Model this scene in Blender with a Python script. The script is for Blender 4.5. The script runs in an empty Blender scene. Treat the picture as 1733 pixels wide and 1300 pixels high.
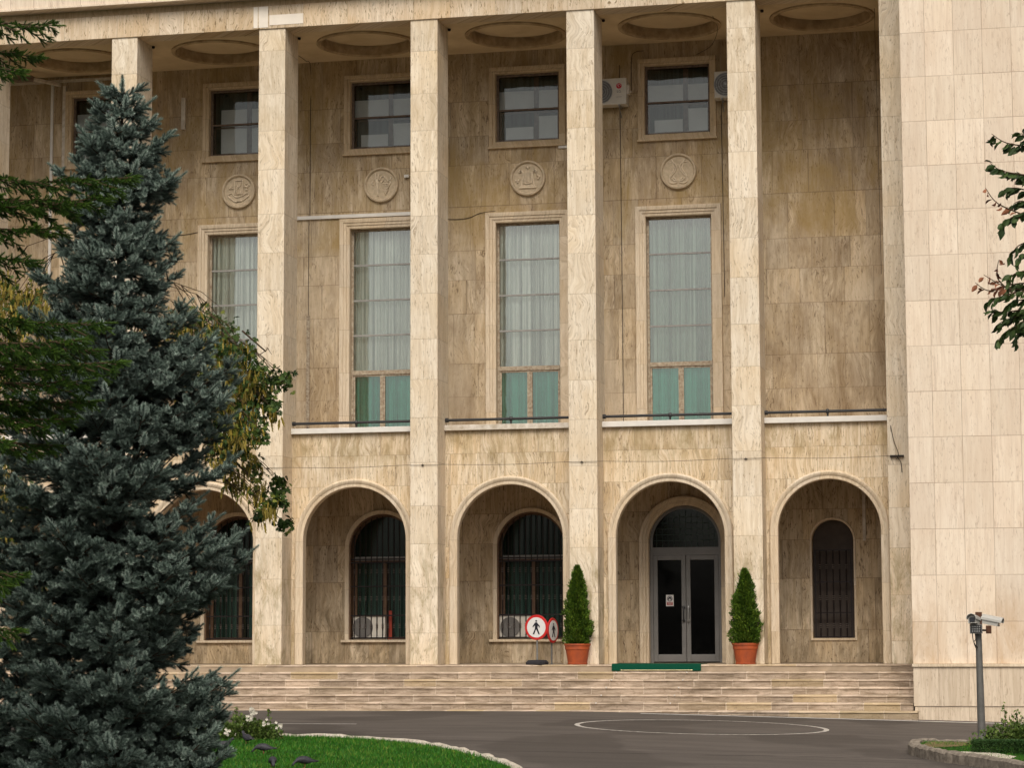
import bpy, bmesh, math, random
import numpy as np
from mathutils import Vector, Matrix
S = bpy.context.scene
COL = S.collection
PI = math.pi

# ---------------------------------------------------------------- camera
def set_camera():
    f, yaw, pitch, roll = 4064.85, 0.2156, 0.1071, -0.0037
    fw = Vector((-math.sin(yaw)*math.cos(pitch), math.cos(yaw)*math.cos(pitch), math.sin(pitch)))
    r = Vector((math.cos(yaw), math.sin(yaw), 0)); u = r.cross(fw)
    r2 = r*math.cos(roll)+u*math.sin(roll); u2 = -r*math.sin(roll)+u*math.cos(roll)
    cd = bpy.data.cameras.new('camera'); cam = bpy.data.objects.new('camera', cd); COL.objects.link(cam)
    m = Matrix.Identity(4)
    for i in range(3):
        m[i][0] = r2[i]; m[i][1] = u2[i]; m[i][2] = -fw[i]
    m.translation = Vector((21.7192, -45.8829, 0.4374))
    cam.matrix_world = m
    cd.sensor_width = 36; cd.lens = 36*f/1733; cd.clip_start = .1; cd.clip_end = 2000
    S.camera = cam
set_camera()
# ---------------------------------------------------------------- sky and sun
SUN_EL, SUN_AZ = math.radians(47), math.radians(-9)      # azimuth measured from -Y towards -X (front left)
W = bpy.data.worlds.new('World'); S.world = W; W.use_nodes = True
nt = W.node_tree; bg = nt.nodes['Background']
sky = nt.nodes.new('ShaderNodeTexSky'); sky.sky_type = 'NISHITA'; sky.sun_disc = False
sky.sun_elevation = SUN_EL; sky.sun_rotation = PI+SUN_AZ; sky.dust_density = 6; sky.air_density = 1.3
hs = nt.nodes.new('ShaderNodeHueSaturation'); hs.inputs['Saturation'].default_value = .30
nt.links.new(sky.outputs[0], hs.inputs['Color']); nt.links.new(hs.outputs[0], bg.inputs[0])
bg.inputs[1].default_value = .108
sd = bpy.data.lights.new('sun', 'SUN'); sd.energy = 1.95; sd.angle = math.radians(32); sd.color = (1, .915, .79)
sun = bpy.data.objects.new('sun', sd); COL.objects.link(sun)
sdir = Vector((-math.sin(SUN_AZ)*math.cos(SUN_EL), -math.cos(SUN_AZ)*math.cos(SUN_EL), math.sin(SUN_EL)))
sun.rotation_euler = sdir.to_track_quat('Z', 'Y').to_euler()
sun.location = sdir*60
S.render.engine = 'CYCLES'
S.view_settings.view_transform = 'Standard'; S.view_settings.look = 'None'
S.view_settings.exposure = 0.08; S.view_settings.gamma = 1
S.cycles.transparent_max_bounces = 12

# ---------------------------------------------------------------- helpers
def tag(o, label=None, cat=None, group=None, kind=None):
    if label: o['label'] = label
    if cat: o['category'] = cat
    if group: o['group'] = group
    if kind: o['kind'] = kind
    return o
def empty(name, loc=(0, 0, 0), rz=0):
    o = bpy.data.objects.new(name, None); COL.objects.link(o); o.location = loc; o.rotation_euler = (0, 0, rz)
    return o
class MB:
    def __init__(s): s.v = []; s.f = []; s.m = []; s.mi = 0
    def face(s, pts):
        b = len(s.v); s.v += [tuple(p) for p in pts]; s.f.append(tuple(range(b, b+len(pts)))); s.m.append(s.mi)
    def box(s, x0, x1, y0, y1, z0, z1):
        b = len(s.v)
        s.v += [(x, y, z) for z in (z0, z1) for y in (y0, y1) for x in (x0, x1)]
        for q in ((0, 2, 3, 1), (4, 5, 7, 6), (0, 1, 5, 4), (2, 6, 7, 3), (0, 4, 6, 2), (1, 3, 7, 5)):
            s.f.append(tuple(b+i for i in q)); s.m.append(s.mi)
        return s
    def loft(s, rings, closed=True, cap=True):
        b = len(s.v); n = len(rings[0])
        for r in rings: s.v += [tuple(p) for p in r]
        for i in range(len(rings)-1):
            for j in range(n if closed else n-1):
                k = (j+1) % n
                s.f.append((b+i*n+j, b+i*n+k, b+(i+1)*n+k, b+(i+1)*n+j)); s.m.append(s.mi)
        if cap and closed:
            s.f.append(tuple(b+j for j in range(n))[::-1]); s.m.append(s.mi)
            s.f.append(tuple(b+(len(rings)-1)*n+j for j in range(n))); s.m.append(s.mi)
        return s
    def tube(s, pts, r, n=8, cap=True):
        pts = [Vector(p) for p in pts]; rings = []
        rr = r if isinstance(r, (list, tuple)) else [r]*len(pts)
        ref = None
        for i, p in enumerate(pts):
            d = (pts[min(i+1, len(pts)-1)]-pts[max(i-1, 0)])
            if d.length < 1e-9: d = Vector((0, 0, 1))
            d.normalize()
            if ref is None: ref = Vector((1, 0, 0)) if abs(d.x) < .8 else Vector((0, 1, 0))
            a = d.cross(ref)
            if a.length < 1e-4: ref = Vector((0, 1, 0)) if abs(d.y) < .8 else Vector((0, 0, 1)); a = d.cross(ref)
            a.normalize(); c = d.cross(a); ref = c.cross(d) if False else ref
            rings.append([p+(a*math.cos(t)+c*math.sin(t))*rr[i] for t in [2*PI*k/n for k in range(n)]])
        return s.loft(rings, True, cap)
    def lathe(s, c, prof, n=24, axis='Z'):
        rings = []
        for r, h in prof:
            ring = []
            for k in range(n):
                t = 2*PI*k/n; a, b = r*math.cos(t), r*math.sin(t)
                if axis == 'Z': ring.append((c[0]+a, c[1]+b, c[2]+h))
                elif axis == 'Y': ring.append((c[0]+a, c[1]+h, c[2]+b))
                else: ring.append((c[0]+h, c[1]+a, c[2]+b))
            rings.append(ring)
        return s.loft(rings, True, prof[0] != prof[-1])
    def prism(s, poly, y0, y1):           # polygon in XZ pushed along Y
        return s.loft([[(x, y0, z) for x, z in poly], [(x, y1, z) for x, z in poly]])
    def build(s, name, mats, parent=None, smooth=False, bevel=0, recalc=True):
        me = bpy.data.meshes.new(name); me.from_pydata(s.v, [], s.f)
        if not isinstance(mats, (list, tuple)): mats = [mats]
        for m in mats: me.materials.append(m)
        if len(mats) > 1: me.polygons.foreach_set('material_index', s.m)
        if recalc:
            bm = bmesh.new(); bm.from_mesh(me); bmesh.ops.recalc_face_normals(bm, faces=bm.faces); bm.to_mesh(me); bm.free()
        if smooth:
            me.polygons.foreach_set('use_smooth', [True]*len(me.polygons))
            try: me.set_sharp_from_angle(angle=math.radians(40))
            except Exception: pass
        o = bpy.data.objects.new(name, me); COL.objects.link(o)
        if parent: o.parent = parent
        if bevel:
            b = o.modifiers.new('bevel', 'BEVEL'); b.width = bevel; b.segments = 2; b.limit_method = 'ANGLE'
        return o
def arch_path(cx, R, z0, zs, n=32):
    p = [(cx-R, z0)]
    p += [(cx-R*math.cos(PI*k/n), zs+R*math.sin(PI*k/n)) for k in range(n+1)]
    return p+[(cx+R, z0)]
def arch_sweep(mb, cx, R, z0, zs, prof, n=32):
    mb.loft([[(x, y, z) for x, z in arch_path(cx, R+d, z0, zs, n)] for d, y in prof], closed=False, cap=False)
def rect_sweep(mb, x0, x1, z0, z1, prof, bottom=True):
    rings = []
    for d, y in prof:
        q = [(x0-d, z0-d if bottom else z0), (x0-d, z1+d), (x1+d, z1+d), (x1+d, z0-d if bottom else z0)]
        rings.append([(x, y, z) for x, z in q])
    mb.loft(rings, closed=bottom, cap=False)
def wall_columns(mb, y, xs, z0, z1, cols):
    """front sheet at y from xs[0] to xs[1]; cols = [(xa, xb, [opening...])]; opening = (kind, x0, x1, z0, zs, depth)"""
    cur = xs[0]
    q = lambda a, b, c, d: (b > a+1e-6 and d > c+1e-6) and mb.face([(a, y, c), (b, y, c), (b, y, d), (a, y, d)])
    for xa, xb, ops in cols:
        q(cur, xa, z0, z1); cz = z0
        for kind, ox0, ox1, oz0, oz1, dep in ops:
            q(xa, xb, cz, oz0)
            r = (ox1-ox0)/2; cx = (ox0+ox1)/2; top = oz1+(r if kind == 'a' else 0)
            q(xa, ox0, oz0, top); q(ox1, xb, oz0, top)
            if kind == 'a':
                p = arch_path(cx, r, oz0, oz1)
                for (a, c), (b, d) in zip(p[1:-2], p[2:-1]):
                    mb.face([(a, y, c), (b, y, d), (b, y, top), (a, y, top)])
            else:
                p = [(ox0, oz0), (ox0, top), (ox1, top), (ox1, oz0)]
            mb.loft([[(x, y, z) for x, z in p], [(x, y+dep, z) for x, z in p]], closed=False, cap=False)
            if oz0 > z0+.01: mb.face([(ox0, y, oz0), (ox1, y, oz0), (ox1, y+dep, oz0), (ox0, y+dep, oz0)])
            cz = top
        q(xa, xb, cz, z1); cur = xb
    q(cur, xs[1], z0, z1)
def text_mesh(txt, size, extrude, loc, mat, name, parent, rot=(PI/2, 0, 0)):
    cu = bpy.data.curves.new(name, 'FONT'); cu.body = txt; cu.size = size; cu.extrude = extrude
    cu.align_x = 'CENTER'; cu.align_y = 'CENTER'
    t = bpy.data.objects.new(name, cu); COL.objects.link(t); bpy.context.view_layer.update()
    me = bpy.data.meshes.new_from_object(t.evaluated_get(bpy.context.evaluated_depsgraph_get()))
    bpy.data.objects.remove(t)
    me.materials.clear(); me.materials.append(mat)
    o = bpy.data.objects.new(name, me); COL.objects.link(o); o.parent = parent; o.location = loc; o.rotation_euler = rot
    return o

# ---- node helper
class N:
    def __init__(s, name):
        s.mat = bpy.data.materials.new(name); s.mat.use_nodes = True; s.t = s.mat.node_tree
        s.p = s.t.nodes['Principled BSDF']; s.out = s.t.nodes['Material Output']
    def new(s, k, **kw):
        n = s.t.nodes.new(k)
        for a, b in kw.items(): setattr(n, a, b)
        return n
    def put(s, sock, v):
        if isinstance(v, bpy.types.NodeSocket): s.t.links.new(v, sock)
        elif v is not None: sock.default_value = v
    def m(s, op, a, b=None, c=None):
        n = s.new('ShaderNodeMath', operation=op)
        s.put(n.inputs[0], a); s.put(n.inputs[1], b); s.put(n.inputs[2], c)
        return n.outputs[0]
    def noise(s, vec, scale=1, detail=3, rough=.55, dist=0, dim='3D', col=False):
        n = s.new('ShaderNodeTexNoise', noise_dimensions=dim); s.put(n.inputs['Vector'], vec)
        s.put(n.inputs['Scale'], scale); s.put(n.inputs['Detail'], detail); s.put(n.inputs['Roughness'], rough); s.put(n.inputs['Distortion'], dist)
        return n.outputs['Color' if col else 'Fac']
    def ramp(s, v, stops):
        n = s.new('ShaderNodeValToRGB'); s.put(n.inputs[0], v); e = n.color_ramp.elements
        while len(e) < len(stops): e.new(.5)
        for k, (p, c) in enumerate(stops):
            e[k].position = p; e[k].color = (c, c, c, 1) if not isinstance(c, tuple) else (*c, 1)
        return n.outputs[0]
    def rng(s, v, a, b, c=0., d=1.):
        n = s.new('ShaderNodeMapRange'); s.put(n.inputs[0], v)
        for k, x in enumerate((a, b, c, d)): s.put(n.inputs[k+1], x)
        return n.outputs[0]
    def mix(s, f, a, b, mode='MIX'):
        n = s.new('ShaderNodeMix', data_type='RGBA', blend_type=mode); s.put(n.inputs[0], f)
        s.put(n.inputs[6], (*a, 1) if isinstance(a, tuple) else a); s.put(n.inputs[7], (*b, 1) if isinstance(b, tuple) else b)
        return n.outputs[2]
    def xyz(s, x, y, z):
        n = s.new('ShaderNodeCombineXYZ'); s.put(n.inputs[0], x); s.put(n.inputs[1], y); s.put(n.inputs[2], z); return n.outputs[0]
    def obj(s):
        n = s.new('ShaderNodeTexCoord'); k = s.new('ShaderNodeSeparateXYZ'); s.t.links.new(n.outputs['Object'], k.inputs[0])
        return n.outputs['Object'], k.outputs[0], k.outputs[1], k.outputs[2]
    def wn(s, vec):
        n = s.new('ShaderNodeTexWhiteNoise', noise_dimensions='3D'); s.put(n.inputs['Vector'], vec); return n.outputs['Value'], n.outputs['Color']
    def bump(s, h, strength=.3, dist=.01):
        n = s.new('ShaderNodeBump'); s.put(n.inputs['Height'], h); n.inputs['Strength'].default_value = strength; n.inputs['Distance'].default_value = dist
        s.t.links.new(n.outputs[0], s.p.inputs['Normal'])
    def done(s, col=None, rough=.7, metal=0, spec=.3):
        if col is not None: s.put(s.p.inputs['Base Color'], (*col, 1) if isinstance(col, tuple) else col)
        s.put(s.p.inputs['Roughness'], rough); s.p.inputs['Metallic'].default_value = metal
        s.p.inputs['Specular IOR Level'].default_value = spec
        return s.mat

def stone(name, light, mid, dark, w, h, uoff=0, zoff=0, stack=False, zwarp=.0, jit=0., vein=1., pits=1., joint=.55, tone=.25, yellow=.3, seam=.006, grime=0., rnd=False, swirl=.8, hue=.10, con=.055, zones=()):
    light, mid = [(c_[0]*.985, c_[1]*1.002, c_[2]*1.01) for c_ in (light, mid)]
    n = N(name); O, x, y, z = n.obj()
    u = n.m('ADD', n.m('ADD', x, y), uoff)
    zz = n.m('ADD', z, zoff)
    if zwarp: zz = n.m('ADD', zz, n.m('MULTIPLY', n.m('SINE', n.m('MULTIPLY', zz, 2.3)), zwarp))
    if jit:                                       # column of slabs shifts its rows
        cu0 = n.m('FLOOR', n.m('DIVIDE', u, w)); r0, _ = n.wn(n.xyz(cu0, 3.3, 1.7)); zz = n.m('ADD', zz, n.m('MULTIPLY', r0, jit))
    rv = n.m('DIVIDE', zz, h); row = n.m('FLOOR', rv); fv = n.m('FRACT', rv)
    uu = u
    if not stack:
        rr, _ = n.wn(n.xyz(row, 9.1, 2.2)); uu = n.m('ADD', u, n.m('MULTIPLY', rr, w*2))
    if rnd: uu = n.m('ADD', uu, n.m('MULTIPLY', n.m('SINE', n.m('ADD', n.m('MULTIPLY', uu, 2.1), n.m('MULTIPLY', row, 1.9))), w*.33))
    cv = n.m('DIVIDE', uu, w); colm = n.m('FLOOR', cv); fu = n.m('FRACT', cv)
    val, rc = n.wn(n.xyz(colm, row, .5))
    sep = n.new('ShaderNodeSeparateColor'); n.put(sep.inputs[0], rc); rA, rB, rC = sep.outputs
    off = n.m('MULTIPLY', val, 57.)
    # veins : vertical grain, wavy from slab to slab
    wx = n.noise(n.xyz(n.m('MULTIPLY', u, 1.6), off, n.m('MULTIPLY', z, 1.3)), 1, 2, .5)
    wob = n.m('MULTIPLY', n.m('SUBTRACT', wx, .5), n.m('MULTIPLY', n.m('POWER', rA, 1.5), swirl))
    vu = n.m('ADD', u, wob)
    v1 = n.noise(n.xyz(n.m('MULTIPLY', vu, 15.), off, n.m('MULTIPLY', z, 1.1)), 1, 5, .62, .6)
    v2 = n.noise(n.xyz(n.m('MULTIPLY', vu, 46.), off, n.m('MULTIPLY', z, 3.2)), 1, 3, .6, .3)
    big = n.noise(n.xyz(n.m('MULTIPLY', u, .9), off, n.m('MULTIPLY', z, .8)), 1, 3, .5)
    grain = n.m('ADD', n.m('MULTIPLY', v1, .65), n.m('MULTIPLY', v2, .35))
    g2 = n.rng(grain, .5-con, .5+con)
    c = n.mix(n.m('MULTIPLY', g2, vein), light, mid)
    c = n.mix(n.m('MULTIPLY', n.rng(big, .45, .75), yellow), c, tuple(a*b for a, b in zip(mid, (1.02, .88, .62))))
    # voids of the travertine: short dark vertical pits
    p1 = n.noise(n.xyz(n.m('MULTIPLY', vu, 42.), off, n.m('MULTIPLY', z, 9.)), 1, 3, .65, .5)
    dens = n.rng(n.noise(n.xyz(n.m('MULTIPLY', vu, 5.), off, n.m('MULTIPLY', z, 1.7)), 1, 2), .35, .7, .0, .09)
    pit = n.rng(n.m('ADD', p1, dens), .615, .70)
    st = n.noise(n.xyz(n.m('MULTIPLY', vu, 21.), n.m('ADD', off, 7.), n.m('MULTIPLY', z, .9)), 1, 4, .65, .8)
    c = n.mix(n.m('MULTIPLY', n.m('MULTIPLY', n.rng(st, .52, .70), n.rng(rA, .1, .9, .25, 1.)), vein*.62), c, tuple((a*.45+b*.55)*.92 for a, b in zip(mid, dark)))
    c = n.mix(n.m('MULTIPLY', pit, pits), c, dark)
    # slab to slab tone
    t = n.m('ADD', 1-tone*.62, n.m('MULTIPLY', rB, tone))
    c = n.mix(1., c, n.xyz(t, n.m('MULTIPLY', t, n.rng(rC, 0, 1, 1-hue*.35, 1.0)), n.m('MULTIPLY', t, n.rng(rC, 0, 1, 1-hue, 1.0))), 'MULTIPLY')
    if grime:
        gq = n.noise(n.xyz(n.m('MULTIPLY', u, 3.3), 4., n.m('MULTIPLY', z, .55)), 1, 5, .68, .8)
        c = n.mix(n.m('MULTIPLY', n.rng(gq, .5, .72), grime), c, tuple(a*.48 for a in dark) if False else dark)
    for za, zb_, colr, amt, sc_ in zones:         # weather stains: blotches gathered in a band of heights
        band = n.m('MULTIPLY', n.rng(z, za, za+.25), n.rng(z, zb_-.9, zb_, 1., 0.))
        sn = n.noise(n.xyz(n.m('MULTIPLY', u, sc_), 8.5, n.m('MULTIPLY', z, sc_*.38)), 1, 5, .7, .6)
        c = n.mix(n.m('MULTIPLY', n.m('MULTIPLY', n.rng(sn, .44, .66), band), amt), c, colr)
    # joints
    du = n.m('MULTIPLY', n.m('MINIMUM', fu, n.m('SUBTRACT', 1., fu)), w)
    dv = n.m('MULTIPLY', n.m('MINIMUM', fv, n.m('SUBTRACT', 1., fv)), h)
    dj = n.m('MINIMUM', du, dv)
    jn = n.m('MULTIPLY', n.rng(dj, seam*.4, seam*1.6, 1., 0.), n.rng(n.noise(O, 1.7, 2), .3, .6, .45, 1.))
    c = n.mix(n.m('MULTIPLY', jn, joint), c, dark)
    n.bump(n.m('SUBTRACT', n.m('SUBTRACT', n.m('MULTIPLY', n.m('SUBTRACT', 1., grain), .3), pit), jn), .35, .006)
    return n.done(c, .78, 0, .22)

def plain(name, col, rough=.6, metal=0, spec=.3, var=.12, scale=6, bump=0., col2=None, det=4):
    n = N(name); O, x, y, z = n.obj()
    f = n.noise(O, scale, det, .6, .3)
    b = col2 or tuple(v*(1-var*2) for v in col)
    c = n.mix(n.rng(f, .35, .7), col, b)
    if bump: n.bump(f, bump, .01)
    return n.done(c, rough, metal, spec)

M = {}
TL, TM, TD = (.70, .58, .445), (.50, .375, .245), (.17, .115, .065)
M['pillar'] = stone('travertine_pillar', (.80, .695, .56), (.64, .52, .38), (.26, .18, .11), 3.2, .83, uoff=.4, jit=1.4, zwarp=.05, stack=True, vein=.85, tone=.10, yellow=.4, joint=.42, swirl=.8, hue=.05, con=.08, pits=.6, zones=((-.3, 2.6, (.26, .20, .09), .75, 4.5), (10., 13.6, (.42, .32, .19), .4, 3.)))
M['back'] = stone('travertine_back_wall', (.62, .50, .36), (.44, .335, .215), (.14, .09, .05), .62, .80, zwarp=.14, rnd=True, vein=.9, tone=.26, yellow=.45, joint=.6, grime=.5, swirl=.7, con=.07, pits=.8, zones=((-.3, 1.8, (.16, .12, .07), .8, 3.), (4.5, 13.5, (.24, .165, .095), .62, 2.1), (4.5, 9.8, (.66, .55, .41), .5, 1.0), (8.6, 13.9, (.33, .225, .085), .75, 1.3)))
M['front'] = stone('travertine_arcade', (.74, .62, .47), (.55, .425, .285), (.20, .14, .08), .78, .62, zoff=.16, rnd=True, vein=.95, tone=.16, yellow=.5, joint=.45, pits=.65, swirl=.6, zones=((3.9, 5.4, (.30, .22, .10), .8, 3.4), (-.3, 1.5, (.30, .24, .12), .7, 4.)))
M['block'] = stone('travertine_smooth', (.78, .66, .53), (.67, .535, .41), (.36, .25, .18), .5185, .8315, uoff=-19.896+2.0+.5185*40, zoff=-11.579+.8315*20, stack=True, vein=.7, tone=.13, yellow=.12, joint=.85, pits=.4, seam=.0055, swirl=.12, hue=.03, con=.10, zones=((-.2, 1.6, (.52, .36, .22), .7, 2.), (2., 20., (.62, .48, .36), .35, 1.1)))
M['plinth'] = stone('travertine_plinth', (.66, .545, .42), (.52, .41, .30), (.26, .18, .12), .54, .73, uoff=-19.916+2.08+.54*40, zoff=.731+.73*3, stack=True, vein=.8, tone=.12, yellow=.12, joint=.6, pits=.4, seam=.005, swirl=.15, hue=.03, con=.09)
M['trim'] = stone('travertine_trim', (.68, .57, .44), (.54, .43, .31), (.30, .22, .14), 1.4, .92, zoff=.3, stack=True, vein=.7, tone=.1, yellow=.2, joint=.5, pits=.3, seam=.005)
M['trim2'] = stone('travertine_window_trim', (.60, .48, .335), (.46, .345, .22), (.22, .15, .09), 1.4, .70, zoff=.1, stack=True, vein=.7, tone=.1, yellow=.3, joint=.4, pits=.3, seam=.005)
M['beam'] = stone('travertine_beam', (.70, .58, .45), (.54, .41, .28), (.25, .18, .1), .62, 2.0, zoff=-12.2, vein=.7, tone=.2, yellow=.6, joint=.5, rnd=True)
M['medal'] = plain('carved_stone', (.60, .485, .34), .8, 0, .2, .14, 14, .2)
M['relief'] = plain('raised_carved_stone', (.74, .62, .46), .8, 0, .2, .1, 14, .2)  # paler than the disc behind: relief shading put into the stone colour

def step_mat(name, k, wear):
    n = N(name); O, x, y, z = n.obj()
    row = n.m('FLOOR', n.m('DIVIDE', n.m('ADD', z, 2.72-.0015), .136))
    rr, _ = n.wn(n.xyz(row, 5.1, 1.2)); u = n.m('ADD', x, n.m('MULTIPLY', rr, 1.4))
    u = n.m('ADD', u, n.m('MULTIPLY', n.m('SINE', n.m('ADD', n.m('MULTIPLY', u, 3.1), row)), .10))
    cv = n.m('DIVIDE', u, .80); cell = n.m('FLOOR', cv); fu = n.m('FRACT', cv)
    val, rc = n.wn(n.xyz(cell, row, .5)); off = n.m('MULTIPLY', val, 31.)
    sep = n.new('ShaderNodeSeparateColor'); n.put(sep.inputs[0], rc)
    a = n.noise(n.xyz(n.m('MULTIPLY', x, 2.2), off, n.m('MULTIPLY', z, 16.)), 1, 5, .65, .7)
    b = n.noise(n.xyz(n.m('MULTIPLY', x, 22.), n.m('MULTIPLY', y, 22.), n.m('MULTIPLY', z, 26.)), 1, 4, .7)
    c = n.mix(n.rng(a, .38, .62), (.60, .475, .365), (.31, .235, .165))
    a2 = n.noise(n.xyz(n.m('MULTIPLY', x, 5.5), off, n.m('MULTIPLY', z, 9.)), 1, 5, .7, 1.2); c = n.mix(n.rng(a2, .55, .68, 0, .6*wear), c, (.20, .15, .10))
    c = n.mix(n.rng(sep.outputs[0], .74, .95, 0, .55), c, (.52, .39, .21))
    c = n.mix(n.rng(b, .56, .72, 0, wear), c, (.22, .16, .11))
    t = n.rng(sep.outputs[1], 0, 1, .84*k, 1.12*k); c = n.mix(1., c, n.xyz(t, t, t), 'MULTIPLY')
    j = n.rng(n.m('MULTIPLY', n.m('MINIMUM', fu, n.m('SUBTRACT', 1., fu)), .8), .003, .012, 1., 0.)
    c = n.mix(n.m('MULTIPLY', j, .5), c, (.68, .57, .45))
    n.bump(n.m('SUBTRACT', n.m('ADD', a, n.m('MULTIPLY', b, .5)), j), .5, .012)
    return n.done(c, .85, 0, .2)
M['step'] = step_mat('step_riser_stone', .80, .85); M['tread'] = step_mat('worn_lit_tread_edge_stone', .96, .35)  # tread edges paler than risers: wear plus sky light put into the colour
def asphalt():
    n = N('asphalt'); O, x, y, z = n.obj()
    fine = n.noise(O, 90, 3, .7); mid = n.noise(n.xyz(n.m('MULTIPLY', x, .5), n.m('MULTIPLY', y, 1.6), 0), 1, 5, .6, .4)
    blot = n.noise(O, 5, 4, .7)
    c = n.mix(n.rng(mid, .35, .65), (.104, .088, .077), (.072, .061, .053))
    c = n.mix(n.rng(fine, .5, .75, 0, .5), c, (.15, .125, .105))
    c = n.mix(n.rng(blot, .62, .72, 0, .35), c, (.038, .031, .026))
    pt = n.noise(n.xyz(n.m('MULTIPLY', x, .35), n.m('MULTIPLY', y, .22), 3.), 1, 2, .5); c = n.mix(n.rng(pt, .53, .56, 0, .45), c, (.045, .037, .031))
    sp = n.noise(O, 38, 2, .5); c = n.mix(n.rng(sp, .70, .74, 0, .8), c, (.20, .17, .14))
    tr_ = n.noise(n.xyz(n.m('MULTIPLY', x, .12), n.m('MULTIPLY', n.m('ADD', y, n.m('MULTIPLY', x, .06)), 5.5), 0), 1, 3, .6); c = n.mix(n.rng(tr_, .56, .70, 0, .55), c, (.036, .029, .025))
    # a long crack running parallel to the steps
    w = n.m('ADD', y, n.m('ADD', n.m('MULTIPLY', n.noise(n.xyz(x, 0, 0), 1.3, 5, .7), .5), n.m('MULTIPLY', x, -.17)))
    cr = n.m('ABSOLUTE', n.m('ADD', w, 12.7+2.55))
    c = n.mix(n.m('MULTIPLY', n.rng(cr, .015, .05, 1., 0.), n.rng(n.noise(n.xyz(x, 2, 0), 1.1, 3), .42, .5)), c, (.02, .016, .014))
    n.bump(fine, .35, .01)
    return n.done(c, .9, 0, .25)
M['asphalt'] = asphalt()
M['paint'] = plain('road_paint', (.62, .58, .52), .8, 0, .2, .2, 12, 0, (.22, .19, .17), 6)
M['paintw'] = plain('white_edge_paint', (.74, .71, .66), .8, 0, .2, .1, 9, 0, (.5, .46, .42))
M['white'] = plain('white_painted_metal', (.70, .665, .61), .45, 0, .4, .06, 5)
M['dirtywhite'] = plain('weathered_white_metal', (.66, .60, .52), .5, 0, .4, .1, 7, 0, (.42, .35, .26))
M['fan'] = plain('fan_shadow_grey', (.16, .15, .14), .6)
M['black'] = plain('black_painted_metal', (.022, .021, .022), .5, 0, .45, .2, 9)
M['wframe'] = plain('brown_weathered_frame', (.20, .145, .105), .6, 0, .3, .2, 16, .1, (.09, .06, .045), 6)
M['wframe2'] = plain('beige_flaking_frame', (.46, .40, .30), .6, 0, .3, .2, 20, .1, (.20, .13, .085), 6)
M['wood'] = plain('old_varnished_wood', (.17, .10, .055), .5, 0, .35, .2, 10, .1, (.10, .05, .03))
M['paintred'] = plain('red_board', (.42, .06, .035), .5)
M['mullgrey'] = plain('grey_mullion', (.30, .29, .27), .5, 0, .4, .1, 10)
M['door'] = plain('grey_door_metal', (.185, .178, .170), .42, .2, .45, .1, 4)
M['iron'] = plain('wrought_iron', (.020, .013, .013), .5, .3, .4, .3, 20)
M['ironlite'] = plain('iron_collars', (.13, .105, .09), .5, 0, .5, .2, 20)
M['ceil'] = plain('ceiling_plaster', (.70, .56, .37), .9, 0, .1, .12, 1.6, .05, (.58, .45, .28))
M['rim'] = plain('brown_plaster_moulding', (.50, .38, .24), .9, 0, .1, .2, 5, .1, (.30, .21, .12))  # moulding and recess wall, browner than the ceiling plaster
M['floor'] = plain('arcade_floor', (.40, .31, .22), .8, 0, .2, .15, 3)
M['dark'] = plain('dark_interior', (.015, .013, .012), .9, 0, .1)
M['roof'] = plain('roof_gravel', (.25, .22, .19), .9)
M['cable'] = plain('black_cable', (.03, .022, .018), .6)
M['terracotta'] = plain('terracotta_plastic', (.42, .085, .024), .6, 0, .3, .16, 5, .05, (.26, .06, .025))
M['soil'] = plain('soil', (.04, .028, .018), .95, 0, .1, .3, 40, .4)
M['carpet'] = plain('green_carpet', (.004, .062, .034), .95, 0, .1, .12, 60, .3)
M['brass'] = plain('brass_rod', (.62, .5, .3), .35, .8, .5)
M['steel'] = plain('galvanised_steel', (.30, .30, .29), .45, .6, .5, .15, 12)
M['poleg'] = plain('grey_painted_pole', (.13, .125, .115), .5, .1, .4, .15, 9)
M['signred'] = plain('sign_red', (.50, .018, .016), .4, 0, .4, .05)
M['signwhite'] = plain('sign_white', (.66, .64, .62), .4, 0, .4, .05, 3)
M['signblack'] = plain('sign_black', (.012, .011, .02), .5)
M['rubber'] = plain('dark_rubber', (.030, .028, .032), .8, 0, .2, .15, 10)
M['acwhite'] = plain('ac_casing', (.60, .56, .49), .5, 0, .35, .06, 5)
M['logored'] = plain('logo_red', (.55, .02, .04), .4)
M['logogrey'] = plain('logo_grey', (.10, .09, .09), .5)
M['kerb'] = plain('kerb_concrete', (.27, .23, .185), .9, 0, .15, .25, 14, .8, (.12, .10, .078), 6)
M['kerbw'] = plain('kerb_whitewashed', (.62, .56, .47), .9, 0, .15, .2, 18, .6, (.36, .30, .23), 6)
M['lawn'] = plain('lawn_soil_green', (.014, .055, .005), .95, 0, .1, .2, 9, .5, (.035, .06, .012), 6)
M['dry'] = plain('dry_ground', (.22, .16, .08), .95, 0, .1, .3, 12, .5)
M['bark'] = plain('bark', (.055, .038, .026), .95, 0, .1, .3, 22, .8, (.025, .018, .012), 6)
M['twig'] = plain('twig', (.075, .05, .03), .9, 0, .1, .2, 12)
M['camwhite'] = plain('camera_housing', (.42, .405, .37), .4, 0, .4, .05)
M['rust'] = plain('rusty_plate', (.10, .045, .025), .8, 0, .2, .2, 14)
M['glassblack'] = plain('black_lens', (.01, .01, .012), .12, 0, .6, .0)
M['blind'] = plain('white_blind', (.88, .87, .84), .8, 0, .2, .06, 3)
M['pigeon'] = plain('pigeon_feathers', (.022, .020, .024), .6, 0, .3, .2, 26, .2, (.05, .05, .058))
M['pinkleg'] = plain('pigeon_leg', (.35, .10, .07), .6)
M['petal'] = plain('white_petal', (.75, .70, .60), .7, 0, .2, .1, 30)

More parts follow.
